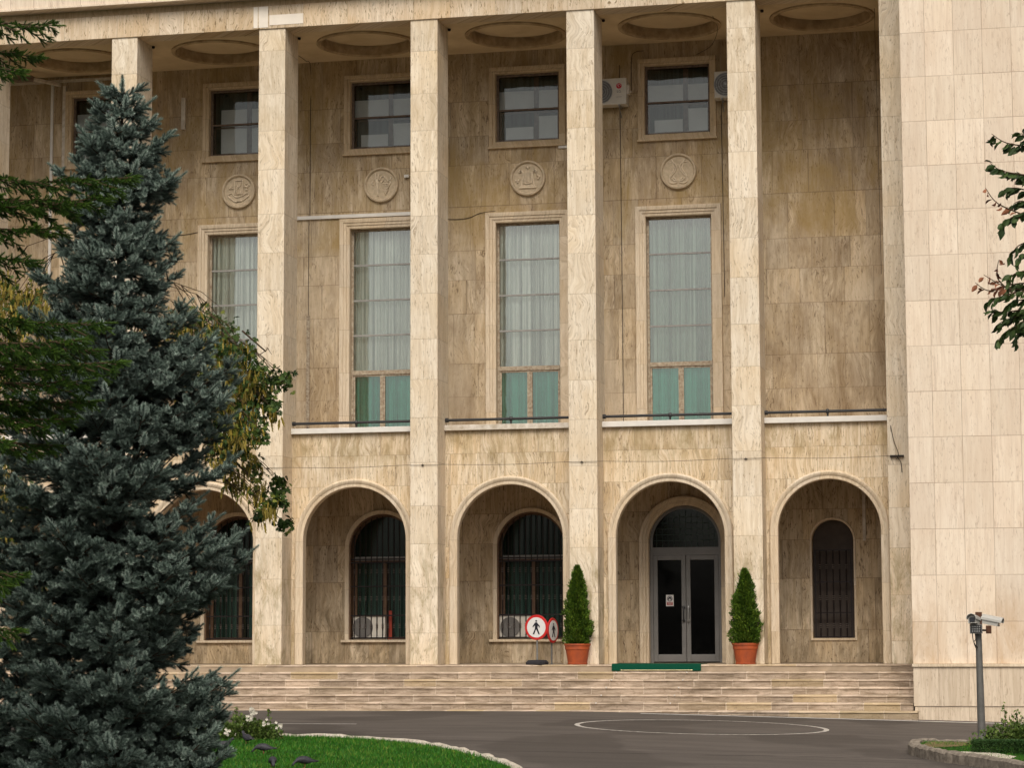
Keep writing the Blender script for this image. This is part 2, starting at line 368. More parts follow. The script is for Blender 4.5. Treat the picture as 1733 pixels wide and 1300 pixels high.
def leafmat(name, a, b, c=None, rough=.6, spec=.25, trans=.0):
    """colour a..b by the per-leaf 'tint' attribute"""
    n = N(name); at = n.new('ShaderNodeAttribute'); at.attribute_name = 'tint'
    f = at.outputs['Fac']
    stops = [(0., a), (1., b)] if c is None else [(0., a), (.6, b), (1., c)]
    return n.done(n.ramp(f, stops), rough, 0, spec)
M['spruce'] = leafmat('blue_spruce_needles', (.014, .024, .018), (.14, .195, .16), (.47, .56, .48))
M['fir'] = leafmat('green_fir_needles', (.012, .038, .004), (.055, .115, .010), (.16, .23, .03))
M['leaf'] = leafmat('maple_leaves', (.014, .034, .006), (.042, .080, .012), (.14, .15, .018))
M['seed'] = leafmat('yellow_seed_bunches', (.14, .11, .02), (.36, .27, .045))
M['rleaf'] = leafmat('dark_leaves', (.014, .032, .006), (.045, .075, .016))
M['dead'] = leafmat('withered_leaves', (.14, .05, .025), (.30, .12, .06))
M['thuja'] = leafmat('thuja_foliage', (.02, .05, .004), (.075, .145, .010), (.19, .27, .025))
M['grass'] = leafmat('grass_blades', (.010, .070, .003), (.032, .15, .005), (.16, .21, .03))
M['bush'] = leafmat('bush_leaves', (.03, .055, .010), (.085, .14, .025), (.16, .20, .04))
M['hedge'] = leafmat('hedge_leaves', (.012, .035, .008), (.03, .075, .015), (.06, .10, .03))

def glass(name, tint, refl, rough=.03, fm=1.2):
    n = N(name); t = n.t; t.nodes.remove(n.p)
    tr = n.new('ShaderNodeBsdfTransparent'); tr.inputs[0].default_value = (*tint, 1)
    gl = n.new('ShaderNodeBsdfGlossy'); gl.inputs['Roughness'].default_value = rough; gl.inputs[0].default_value = (.96, .96, .94, 1)
    O, x, y, z = n.obj(); bu = n.new('ShaderNodeBump'); bu.inputs['Strength'].default_value = .06; bu.inputs['Distance'].default_value = .02
    n.put(bu.inputs['Height'], n.noise(O, 2.2, 2)); n.t.links.new(bu.outputs[0], gl.inputs['Normal'])
    fr = n.new('ShaderNodeFresnel'); fr.inputs[0].default_value = 1.5
    f = n.m('ADD', n.m('MULTIPLY', fr.outputs[0], fm), refl)
    mx = n.new('ShaderNodeMixShader'); n.put(mx.inputs[0], f); t.links.new(tr.outputs[0], mx.inputs[1]); t.links.new(gl.outputs[0], mx.inputs[2])
    t.links.new(mx.outputs[0], n.out.inputs[0])
    return n.mat
M['glassT'] = glass('window_glass_upper', (.97, .99, .97), .10)
M['glassL'] = glass('window_glass_tinted', (.62, .92, .86), .12)
M['glassU'] = glass('window_glass_attic', (.82, .84, .84), .01, .03, .8)
M['glassD'] = glass('window_glass_dark', (.62, .70, .67), .0, .08, .55)
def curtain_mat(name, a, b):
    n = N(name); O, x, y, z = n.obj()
    f = n.noise(n.xyz(n.m('MULTIPLY', x, 17.), 0, n.m('MULTIPLY', z, .12)), 1, 3, .6)  # dark vertical stripes put the shade of the folds into the fabric colour
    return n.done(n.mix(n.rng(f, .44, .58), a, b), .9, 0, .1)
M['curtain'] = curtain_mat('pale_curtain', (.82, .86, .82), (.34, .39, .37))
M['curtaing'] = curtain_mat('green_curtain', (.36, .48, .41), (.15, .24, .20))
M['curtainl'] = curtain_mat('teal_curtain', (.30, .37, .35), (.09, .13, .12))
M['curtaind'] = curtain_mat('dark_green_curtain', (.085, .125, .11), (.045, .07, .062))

# ---------------------------------------------------------------- ground
SL = .02
def gz(x, y):
    x = min(max(x, -40), 23); t = max(0, x-13.0)
    d = t*t/2.4*.0245 if t < 1.2 else .0245*t-.0147
    return -.833+SL*(2.4+max(min(y, 4), -48))-d
def ground_sheet():
    xs = [-600, -200, -80, -40, -20, 0, 6, 12]+[13+.3*k for k in range(11)]+[18, 20, 23, 30, 60, 200, 600]
    ys = [-600, -200, -90, -48, -40, -30, -24, -18, -14, -10, -8, -6, -4, -2, 0, 4, 20, 80, 300, 600]
    mb = MB(); nx = len(xs)
    mb.v = [(x, y, gz(x, y)) for y in ys for x in xs]
    for j in range(len(ys)-1):
        for i in range(nx-1): mb.f.append((j*nx+i, j*nx+i+1, (j+1)*nx+i+1, (j+1)*nx+i)); mb.m.append(0)
    tag(mb.build('road', M['asphalt']), kind='structure')
ground_sheet()
def ribbon(name, pts, w, mat, dz=.004, closed=False):
    mb = MB(); L = []; R = []
    n = len(pts)
    for i, p in enumerate(pts):
        a = Vector(pts[(i-1) % n] if closed or i else pts[0]); b = Vector(pts[(i+1) % n] if closed or i < n-1 else pts[-1])
        d = (b-a).normalized(); q = Vector((-d.y, d.x)); c = Vector(p)
        for s, A in ((1, L), (-1, R)):
            e = c+q*w/2*s; A.append((e.x, e.y, gz(e.x, e.y)+dz))
    if closed: L.append(L[0]); R.append(R[0])
    mb.loft([L, R], closed=False, cap=False)
    return tag(mb.build(name, mat, recalc=False), kind='structure')
ribbon('road_marking', [(16.2+2.05*math.cos(2*PI*k/72), -6.22+1.93*math.sin(2*PI*k/72)) for k in range(72)], .085, M['paint'], .006, True)
ribbon('road_marking', [(14.6+.5*k, -2.62-.02*math.sin(k*.7)) for k in range(19)], .14, M['paintw'], .006)
ribbon('road_marking', [(7.8+.3*k, -6.9) for k in range(10)], .06, M['paintw'], .006)

def smooth_pts(P, k=6, closed=False):
    out = []; n = len(P)
    for i in range(n if closed else n-1):
        g = (lambda j: Vector(P[j % n])) if closed else (lambda j: Vector(P[min(max(j, 0), n-1)]))
        a, b, c, d = g(i-1), g(i), g(i+1), g(i+2)
        for s in range(k):
            t = s/k; out.append(tuple(.5*((2*b)+(c-a)*t+(2*a-5*b+4*c-d)*t*t+(3*b-a-3*c+d)*t**3)))
    if not closed: out.append(tuple(P[-1]))
    return out
def bed(name, poly, h, mat, inset=0, cell=1.2):
    bm = bmesh.new(); vs = [bm.verts.new((x, y, 0)) for x, y in poly]; f = bm.faces.new(vs)
    bmesh.ops.triangulate(bm, faces=bm.faces)
    for v in bm.verts: v.co.z = gz(v.co.x, v.co.y)+h
    me = bpy.data.meshes.new(name); bm.to_mesh(me); bm.free(); me.materials.append(mat)
    o = bpy.data.objects.new(name, me); COL.objects.link(o); return tag(o, kind='structure')
def kerb(name, pts, w, h, mat, closed=False, seg=.55, seed=1):
    """kerb with a real step, slightly uneven stones"""
    rnd = random.Random(seed); mb = MB(); n = len(pts); prof = [(-w/2, -.1), (-w/2, h*.8), (-w/2+.03, h), (w/2-.03, h), (w/2, h*.9), (w/2, -.1)]
    rings = []
    for i, p in enumerate(pts):
        a = Vector(pts[max(i-1, 0)]); b = Vector(pts[min(i+1, n-1)]); d = (b-a).normalized(); q = Vector((-d.y, d.x)); c = Vector(p)
        j = rnd.uniform(-.012, .012); k = rnd.uniform(-.015, .012)
        rings.append([(c.x+q.x*(e+j), c.y+q.y*(e+j), gz(c.x, c.y)+z+(k if z > 0 else 0)) for e, z in prof])
    mb.loft(rings)
    return tag(mb.build(name, mat, bevel=0), kind='structure')
LE = [(-30, -12.0), (-8, -12.1), (4, -12), (8, -11.93), (9.66, -11.93), (11.03, -11.97), (12.24, -12.44), (13.67, -13.97), (14.46, -15.21), (15.0, -16.19), (15.45, -17.22), (16.1, -19.2), (16.6, -22), (16.7, -26), (16.2, -30), (14.6, -33.5), (11, -35.5), (0, -36), (-30, -36)]
le = smooth_pts(LE, 8)
bed('lawn', le, .10, M['lawn'])
kerb('kerb', le[28:130], .12, .14, M['kerbw'], seed=3)
RE = [(24.5, -9.6), (22.4, -9.95), (21.2, -10.0), (20.5, -10.03), (20.08, -10.05), (19.92, -10.35), (19.90, -10.9), (20.0, -11.5), (20.35, -12.4), (20.8, -13.1), (21.45, -14.3), (22.0, -15.6), (22.6, -17.5), (25, -19)]
re_ = smooth_pts(RE, 8)
bed('planting_bed', [(x, y) for x, y in re_]+[(27, -19), (27, -9.6)], .12, M['lawn'])
kerb('kerb', re_, .16, .155, M['kerb'], seed=5)

# ---------------------------------------------------------------- main building
G_ = 2.968; H_ = 12.93; PW = .562; PD = .889; AY = .62; GF = 4.66
rndm = random.Random(11)
B = empty('colonnaded_building', (0, 0, 0))
tag(B, 'tall travertine palace front with square pillars, arches below and windows behind', 'building')
XL = -6.4
# back wall with its openings
WIN_UP, WIN_TALL, WIN_G = [], [], []
cols = []
for i in range(-2, 5):
    c = 3.2*i+1.77; ops = []
    if i == 4: ops.append(('a', 14.62-.75, 14.62+.75, 0., 2.47, .45))
    else: ops.append(('a', 3.2*i+1.81-.725, 3.2*i+1.81+.725, .49, 2.41, .5)); WIN_G.append(3.2*i+1.81)
    ops.append(('r', c-.69, c+.69, GF+.06, 9.25, .3)); WIN_TALL.append(c)
    ops.append(('r', c-.69, c+.69, 10.98, 12.46, .3)); WIN_UP.append(c)
    cols.append((c-1.0, c+1.0, ops))
cols.append((17.0, 18.3, [('a', 17.635-.42, 17.635+.42, .49, 2.46, .35)]))
mb = MB()
wall_columns(mb, G_, (XL, 18.96), 0, H_+.2, cols)
mb.build('back_wall', M['back'], B, recalc=False)
mb = MB()                                            # closed shell behind, so that the rooms are dark
mb.box(XL, 19.44, G_+1.2, 12, -1.2, 14.2)
mb.box(XL, 19.44, G_+.002, G_+1.2, H_+.21, 14.2)
mb.box(XL-.3, XL-.003, 0, 12, -1.2, 14.2)
mb.build('building_shell', M['dark'], B)
MB().box(XL-.6, 19.44, -.2, 12.2, 14.31, 14.4).build('roof', M['roof'], B)
MB().box(XL, 18.94, AY+.002, G_-.002, GF-.16, GF+.04).build('gallery_floor', M['floor'], B)
MB().box(XL, 18.96, -.34, G_+1.1, -1.3, -.004).build('arcade_floor', M['floor'], B)
# pillars
for i in range(-2, 6):
    mb = MB(); mb.box(3.2*i, 3.2*i+PW, 0, PD, -.003, H_+.04)
    mb.build('pillar', M['pillar'], B, bevel=.012)
mb = MB(); mb.box(18.955, 19.44, .0, G_+.3, -.003, H_+.04); mb.build('pillar', M['pillar'], B, bevel=.012)
# beam, groove, cornice
MB().box(XL, 19.44, -.03, .45, H_, 13.41).build('beam', M['beam'], B, bevel=.01)
MB().box(XL, 19.44, .06, .44, 13.412, 13.56).build('beam_groove', M['trim2'], B)
mb = MB(); mb.box(XL, 19.44, -.30, .44, 13.562, 13.60); mb.box(XL, 19.44, -.26, .43, 13.602, 14.3); mb.build('cornice', M['block'], B)
mb = MB()
for (a, b, c, d) in ((6.29, 6.38, 12.96, 13.40), (6.40, 6.60, 12.96, 13.40), (6.63, 7.35, 13.0, 13.21)): mb.box(a, b, -.036, -.02, c, d)
mb.build('repair_slab', plain('new_pale_stone', (.80, .72, .62), .7, 0, .3, .05, 4), B)
# ceiling with round recesses
def ceiling():
    mb = MB(); n = 48
    for i in range(-2, 6):
        x0, x1, y0, y1 = 3.2*i, 3.2*i+3.2, .452, G_
        if i == 5: x1 = 18.96
        cx, cy, r = (3.2*i+1.83 if i < 5 else 17.73), 1.60, .965
        ring = []; outer = []
        for k in range(n):
            t = 2*PI*(k+.5)/n; dx, dy = math.cos(t), math.sin(t)
            ring.append((cx+r*dx, cy+r*dy))
            s = min(((x1-cx)/dx if dx > 0 else (x0-cx)/dx) if abs(dx) > 1e-6 else 1e9, ((y1-cy)/dy if dy > 0 else (y0-cy)/dy) if abs(dy) > 1e-6 else 1e9)
            outer.append((cx+s*dx, cy+s*dy))
        for k in range(n):
            l = (k+1) % n
            mb.face([(*ring[k], H_+.004), (*outer[k], H_+.004), (*outer[l], H_+.004), (*ring[l], H_+.004)])
        for cxx, cyy in ((x0, y0), (x1, y0), (x0, y1), (x1, y1)):      # corners
            near = sorted(outer, key=lambda p: (p[0]-cxx)**2+(p[1]-cyy)**2)[:2]
            mb.face([(*near[0], H_+.004), (cxx, cyy, H_+.004), (*near[1], H_+.004)])
        mb.mi = 1
        for (ra, za), (rb, zb) in zip([(1.05, .004), (1.05, -.03), (.99, -.045), (.965, -.01), (.965, .18), (.93, .185)], [(1.05, -.03), (.99, -.045), (.965, -.01), (.965, .18), (.93, .185), (.92, .17)]):
            mb.loft([[(cx+ra*math.cos(2*PI*k/n), cy+ra*math.sin(2*PI*k/n), H_+za) for k in range(n)], [(cx+rb*math.cos(2*PI*k/n), cy+rb*math.sin(2*PI*k/n), H_+zb) for k in range(n)]], cap=False)
        mb.mi = 0
        mb.face([(cx+.93*math.cos(2*PI*k/n), cy+.93*math.sin(2*PI*k/n), H_+.18) for k in range(n)])
    mb.box(XL, 19.44, .45, G_, H_+.30, H_+.34)
    mb.build('ceiling', [M['ceil'], M['rim']], B, recalc=False)
ceiling()
# arcade walls, arches, ledges, railings
for i in range(-2, 6):
    x0 = 3.2*i+PW+.002; x1 = 3.2*(i+1)-.002 if i < 5 else 18.953
    if i < 5: cx, ro, zs = (x0+x1)/2, 1.235, 2.48
    else: cx, ro, zs = 17.775, 1.15, 2.56
    mb = MB(); ri = ro-.14
    wall_columns(mb, AY, (x0, x1), -.003, GF-.02, [(x0+.01, x1-.01, [('a', cx-ri, cx+ri, -.003, zs, .27)])])
    wall_columns(mb, AY+.27, (x0, x1), -.003, GF-.02, [(x0+.01, x1-.01, [('a', cx-ri, cx+ri, -.003, zs, .0)])])
    mb.build('arcade_wall', M['front'], B, recalc=False)
    mb = MB()
    arch_sweep(mb, cx, ro, 0, zs, [(-.165, AY+.16), (-.165, AY-.012), (-.155, AY-.022), (-.10, AY-.024), (-.09, AY-.036), (-.045, AY-.055), (-.03, AY-.058), (-.012, AY-.05), (0, AY-.03), (.004, AY+.01)], 40)
    mb.build('arch_surround', M['trim'], B, smooth=True)
    mb = MB(); mb.box(x0, x1, AY-.09, AY-.005, GF-.018, GF+.092); mb.box(x0, x1, AY-.004, AY+.32, GF-.016, GF+.085)
    mb.build('ledge', M['white'] if i != 3 else M['dirtywhite'], B, bevel=.008)
    mb = MB(); zr = GF+.20
    yr = AY+.02
    mb.tube([(x0+.01, yr, zr), (x1-.01, yr, zr)], .028, 10)
    mb.lathe((x0+.03, yr, zr), [(.0, -.03), (.045, -.03), (.045, .03), (.0, .03)], 12, 'X')
    mx = x0+(x1-x0)*.51
    mb.tube([(mx, yr, GF+.08), (mx, yr, zr)], .018, 8); mb.lathe((mx, yr, zr), [(0, -.05), (.03, -.04), (.046, 0), (.03, .04), (0, .05)], 12)
    mb.build('railing', M['black'], B, smooth=True)
# steps
def step(k):
    zt = -.136*k; yf = -.35-.33*k; mb = MB(); xa = XL; xb = 19.44 if k < 6 else 19.53
    n = int((xb-xa)/.12); rings = []; r = random.Random(40+k); zb = -.136*(k+1)-.02 if k < 6 else -1.4
    jit = 0
    for a in range(n+1):
        x = xa+(xb-xa)*a/n; jit = jit*.6+r.uniform(-.004, .004); ch = max(0, r.gauss(-.006, .008)) if r.random() < .25 else 0
        rings.append([(x, yf+.022, zb), (x, yf+.016, zt-.036), (x, yf+.006+jit, zt-.037), (x, yf-.002+jit, zt-.030), (x, yf+jit+ch, zt-.018-ch), (x, yf+.010+jit+ch, zt-.007-ch*.6), (x, yf+.034+jit, zt-.001), (x, yf+.08, zt), (x, yf+.36, zt)])
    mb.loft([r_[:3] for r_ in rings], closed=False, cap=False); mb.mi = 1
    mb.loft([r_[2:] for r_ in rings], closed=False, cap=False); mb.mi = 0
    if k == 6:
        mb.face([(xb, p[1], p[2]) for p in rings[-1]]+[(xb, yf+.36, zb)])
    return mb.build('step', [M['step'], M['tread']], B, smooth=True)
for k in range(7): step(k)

# ---- windows
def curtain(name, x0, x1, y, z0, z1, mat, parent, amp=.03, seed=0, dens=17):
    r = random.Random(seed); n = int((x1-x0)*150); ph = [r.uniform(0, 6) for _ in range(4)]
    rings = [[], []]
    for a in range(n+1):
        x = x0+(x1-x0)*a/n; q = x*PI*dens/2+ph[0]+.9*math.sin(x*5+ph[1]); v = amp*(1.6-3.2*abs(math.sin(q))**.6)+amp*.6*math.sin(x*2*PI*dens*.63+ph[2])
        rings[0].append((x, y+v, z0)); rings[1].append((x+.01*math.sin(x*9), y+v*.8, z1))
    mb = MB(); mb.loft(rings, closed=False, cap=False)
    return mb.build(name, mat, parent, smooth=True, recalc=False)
def bars(mb, x0, x1, y0, y1, z0, z1, t):
    mb.box(x0, x0+t, y0, y1, z0, z1); mb.box(x1-t, x1, y0, y1, z0, z1)
    mb.box(x0+t, x1-t, y0, y1, z1-t, z1); mb.box(x0+t, x1-t, y0, y1, z0, z0+t)
for k, c in enumerate(WIN_TALL):
    mb = MB(); y = G_
    rect_sweep(mb, c-.69, c+.69, GF+.05, 9.25, [(-.002, y+.12), (-.002, y-.02), (.02, y-.028), (.06, y-.03), (.065, y-.05), (.12, y-.055), (.125, y-.075), (.185, y-.085), (.205, y-.085), (.207, y+.002)], False)
    w = mb.build('window', M['trim'], B)
    mb = MB(); yf = G_+.15
    bars(mb, c-.69, c+.69, yf, yf+.06, GF+.05, 9.248, .045)
    mb.box(c-.645, c+.645, yf-.02, yf+.055, 6.11, 6.20)
    bars(mb, c-.64, c-.02, yf+.002, yf+.05, GF+.1, 6.108, .035); bars(mb, c+.02, c+.64, yf+.002, yf+.05, GF+.1, 6.108, .035)
    mb.box(c-.019, c+.019, yf-.01, yf+.045, GF+.1, 6.109)
    mb.build('frame', M['wframe2'], w)
    for z in (8.47, 7.71, 6.955): MB().box(c-.645, c+.645, yf+.005, yf+.04, z-.018, z+.018).build('glazing_bar', M['mullgrey'], w)
    mb = MB(); mb.box(c-.65, c+.65, yf+.028, yf+.034, 6.2, 9.21); mb.build('pane', M['glassT'], w)
    mb = MB(); mb.box(c-.65, c+.65, yf+.028, yf+.034, GF+.1, 6.11); mb.build('pane', M['glassL'], w)
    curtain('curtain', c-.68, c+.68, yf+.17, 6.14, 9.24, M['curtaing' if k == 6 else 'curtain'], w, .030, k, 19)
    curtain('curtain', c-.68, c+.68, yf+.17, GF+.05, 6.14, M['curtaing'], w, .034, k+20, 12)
for k, c in enumerate(WIN_UP):
    mb = MB(); y = G_
    rect_sweep(mb, c-.69, c+.69, 10.98, 12.46, [(-.002, y+.12), (-.002, y-.015), (.02, y-.022), (.055, y-.024), (.06, y-.045), (.10, y-.05), (.13, y-.05), (.135, y+.002)])
    w = mb.build('window', M['trim2'], B)
    mb = MB(); mb.box(c-.84, c+.84, y-.075, y-.001, 10.835, 10.87); mb.build('sill', M['trim2'], w)
    mb = MB(); yf = G_+.12
    bars(mb, c-.69, c+.69, yf, yf+.06, 10.98, 12.458, .05)
    mb.box(c-.64, c+.64, yf-.01, yf+.05, 11.665, 11.70)
    bars(mb, c-.64, c+.64, yf+.10, yf+.14, 11.04, 11.66, .03)
    mb.box(c+.10, c+.20, yf+.12, yf+.17, 11.0, 12.4)
    mb.build('frame', M['wframe'], w)
    MB().box(c-.65, c+.65, yf+.028, yf+.034, 11.0, 12.41).build('pane', M['glassU'], w)
    mb = MB(); yb = yf+.145
    if k % 2 == 0 or k >= 5:
        mb.box(c-.66, c+.66, yb, yb+.01, 11.72, 12.08+.02*(k % 3)); mb.box(c+.2, c+.66, yb, yb+.01, 11.06, 11.56); mb.box(c-.52, c+.08, yb, yb+.01, 11.04, 11.34)
    else:
        mb.box(c-.50, c+.66, yb, yb+.01, 11.06, 12.05)
    mb.build('blind', M['blind'], w)
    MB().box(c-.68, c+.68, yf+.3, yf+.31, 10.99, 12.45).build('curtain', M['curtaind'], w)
def grille(w, cx, r, z0, zs, y, n, rows, collars, hoops=True, flat=None, br=.0115):
    mb = MB(); inner = r-.03
    for a in range(n):
        x = cx-inner+2*inner*(a+.5)/n
        top = (flat if flat else zs+math.sqrt(max(0, inner**2-(x-cx)**2))-.01)
        mb.tube([(x, y, z0+.02), (x, y, top)], br, 6)
    for z in rows: mb.box(cx-inner-.02, cx+inner+.02, y-.012, y+.012, z-.014, z+.014)
    mb.mi = 1
    for a in range(n):
        x = cx-inner+2*inner*(a+.5)/n
        for z in collars:
            for dz in (-.035, 0, .035): mb.lathe((x, y, z+dz), [(.0, -.009), (.024, -.006), (.024, .006), (0, .009)], 8)
    return mb.build('grille', [M['iron'], M['ironlite']], w, smooth=True)
for k, c in enumerate(WIN_G):
    mb = MB(); y = G_; r = .725
    arch_sweep(mb, c, r, .49, 2.41, [(-.002, y+.2), (-.002, y-.02), (.03, y-.03), (.07, y-.045), (.078, y-.045), (.08, y+.002)])
    w = mb.build('window', M['trim'], B, smooth=True)
    MB().box(c-.88, c+.88, y-.07, y-.001, .44, .492).build('sill', M['trim'], w, bevel=.006)
    mb = MB(); yf = y+.24
    arch_sweep(mb, c, r, .5, 2.41, [(-.004, y+.03), (-.03, y+.03), (-.03, yf), (-.06, yf), (-.06, yf+.05)])
    mb.mi = 1
    mb.box(c-.66, c+.66, yf-.02, yf+.04, 2.16, 2.24); mb.mi = 0
    bars(mb, c-.66, c+.66, yf+.005, yf+.045, .5, 2.158, .05)
    mb.box(c-.035, c+.035, yf-.01, yf+.035, .55, 2.157)
    mb.build('frame', [M['wood'], M['mullgrey']], w)
    p = arch_path(c, .67, .52, 2.41); mb = MB(); mb.prism(p, yf+.03, yf+.034); mb.build('pane', M['glassD'], w)
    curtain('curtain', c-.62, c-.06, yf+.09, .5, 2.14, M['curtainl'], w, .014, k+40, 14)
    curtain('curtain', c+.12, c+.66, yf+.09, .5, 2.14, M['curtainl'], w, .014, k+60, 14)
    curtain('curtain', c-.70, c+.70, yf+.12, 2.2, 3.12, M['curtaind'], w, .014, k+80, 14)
    MB().box(c-.02, c+.1, yf+.06, yf+.08, .52, 2.15).build('inner_post', M['wood'], w)
    grille(w, c, .71, .50, 2.41, y+.05, 11, [.53, 1.0, 1.61, 2.18, 2.11], [.78, 1.36, 1.93])
# small arched window of the last bay
c = 17.635; y = G_; mb = MB(); r = .42
arch_sweep(mb, c, r, .49, 2.46, [(-.002, y+.2), (-.002, y-.012), (.01, y-.022), (.038, y-.024), (.04, y+.002)])
mb.box(c-.46, c+.46, y-.03, y-.001, .445, .492)
w = mb.build('window', M['trim'], B, smooth=True)
MB().prism(arch_path(c, .42, .5, 2.46), y+.26, y+.28).build('shutter', plain('dark_brown_shutter', (.075, .058, .048), .7), w)
mb = MB(); bars(mb, c-.37, c+.37, y+.04, y+.07, .5, 2.27, .022); mb.build('frame', M['iron'], w)
grille(w, c, .36, .50, 2.46, y+.05, 5, [1.0, 1.62], [.74, 1.30, 1.93], flat=2.26, br=.017)
# ---- door
c = 14.62; mb = MB(); y = G_
arch_sweep(mb, c, .75, 0, 2.47, [(-.002, y+.16), (-.002, y+.0), (.015, y-.012), (.05, y-.014), (.055, y-.05), (.10, y-.052), (.11, y-.07), (.165, y-.085), (.18, y-.08), (.19, y-.04), (.195, y+.002)], 40)
D = mb.build('door', M['trim'], B, smooth=True)
mb = MB(); yf = y+.16
arch_sweep(mb, c, .75, .0, 2.47, [(-.002, yf+.05), (-.002, yf), (-.03, yf-.006), (-.07, yf-.006), (-.072, yf+.05)], 40)
mb.box(c-.68, c+.68, yf-.004, yf+.05, 2.20, 2.36); mb.box(c-.68, c+.68, yf-.02, yf-.004, 2.255, 2.30)
mb.build('door_frame', M['door'], D)
MB().prism(arch_path(c, .68, 2.36, 2.47, 40), yf+.02, yf+.026).build('fanlight', M['glassD'], D)
mb = MB()
for a in range(-5, 6):
    x = c+a*.12; mb.tube([(x, yf+.012, 2.37), (x, yf+.012, 2.46+math.sqrt(.66**2-(x-c)**2))], .005, 5)
for z in (2.5, 2.62, 2.74, 2.86, 2.98): 
    e = math.sqrt(max(.01, .66**2-(z-2.46)**2)); mb.tube([(c-e, yf+.014, z), (c+e, yf+.014, z)], .006, 5)
mb.build('lattice', plain('teal_grille', (.05, .085, .075), .6), D)
for s in (-1, 1):
    xa, xb = (c-.676, c-.004) if s < 0 else (c+.004, c+.676)
    mb = MB(); mb.box(xa, xa+.09, yf, yf+.045, .02, 2.195); mb.box(xb-.09, xb, yf, yf+.045, .02, 2.195)
    mb.box(xa+.09, xb-.09, yf, yf+.045, 2.10, 2.195); mb.box(xa+.09, xb-.09, yf, yf+.045, .02, .17)
    lf = mb.build('door_leaf', M['door'], D, bevel=.005)
    MB().box(xa+.085, xb-.085, yf+.018, yf+.024, .16, 2.11).build('pane', glass('door_glass', (.25, .27, .27), .0, .06, .45), lf)
    hx = c+s*.05; mb = MB()
    mb.tube([(hx, yf-.005, .86), (hx, yf-.055, .86), (hx, yf-.06, .89), (hx, yf-.06, 1.10), (hx, yf-.055, 1.13), (hx, yf-.005, 1.13)], .013, 8)
    mb.lathe((hx, yf-.03, .86), [(0, -.03), (.03, -.02), (.03, .02), (0, .03)], 10, 'Y'); mb.lathe((hx, yf-.03, 1.13), [(0, -.03), (.03, -.02), (.03, .02), (0, .03)], 10, 'Y')
    mb.build('handle', M['black'] if s < 0 else M['steel'], lf, smooth=True)
MB().box(c-.75, c+.75, yf+1.0, yf+1.02, -.01, 3.3).build('lobby_wall', M['dark'], D)
# notice on the left leaf
sx, sz = 14.285, 1.27
nb = MB().box(sx-.078, sx+.078, yf-.012, yf-.002, sz-.115, sz+.115).build('door_notice', M['signwhite'])
tag(nb, 'small white door notice with a round mask pictogram over a red band', 'notice')
mb = MB(); mb.lathe((sx, yf-.014, sz+.038), [(.044, -.001), (.056, -.001), (.056, .001), (.044, .001), (.044, -.001)], 24, 'Y')
mb.build('ring', M['signblack'], nb)
mb = MB(); mb.prism([(sx-.034, sz+.01), (sx-.036, sz+.045), (sx-.02, sz+.068), (sx, sz+.075), (sx+.02, sz+.068), (sx+.036, sz+.045), (sx+.034, sz+.01), (sx+.012, sz+.012), (sx+.018, sz+.03), (sx, sz+.038), (sx-.018, sz+.03), (sx-.012, sz+.012)], yf-.016, yf-.013)
mb.build('pictogram', M['signblack'], nb)
MB().box(sx-.062, sx+.062, yf-.015, yf-.013, sz-.095, sz-.03).build('red_band', plain('notice_red', (.36, .06, .06), .5), nb)
mb = MB()
for k in range(3): mb.box(sx-.05+.01*k, sx+.05-.01*k, yf-.017, yf-.0155, sz-.045-.018*k, sz-.040-.018*k)
mb.build('text_line', M['signwhite'], nb)

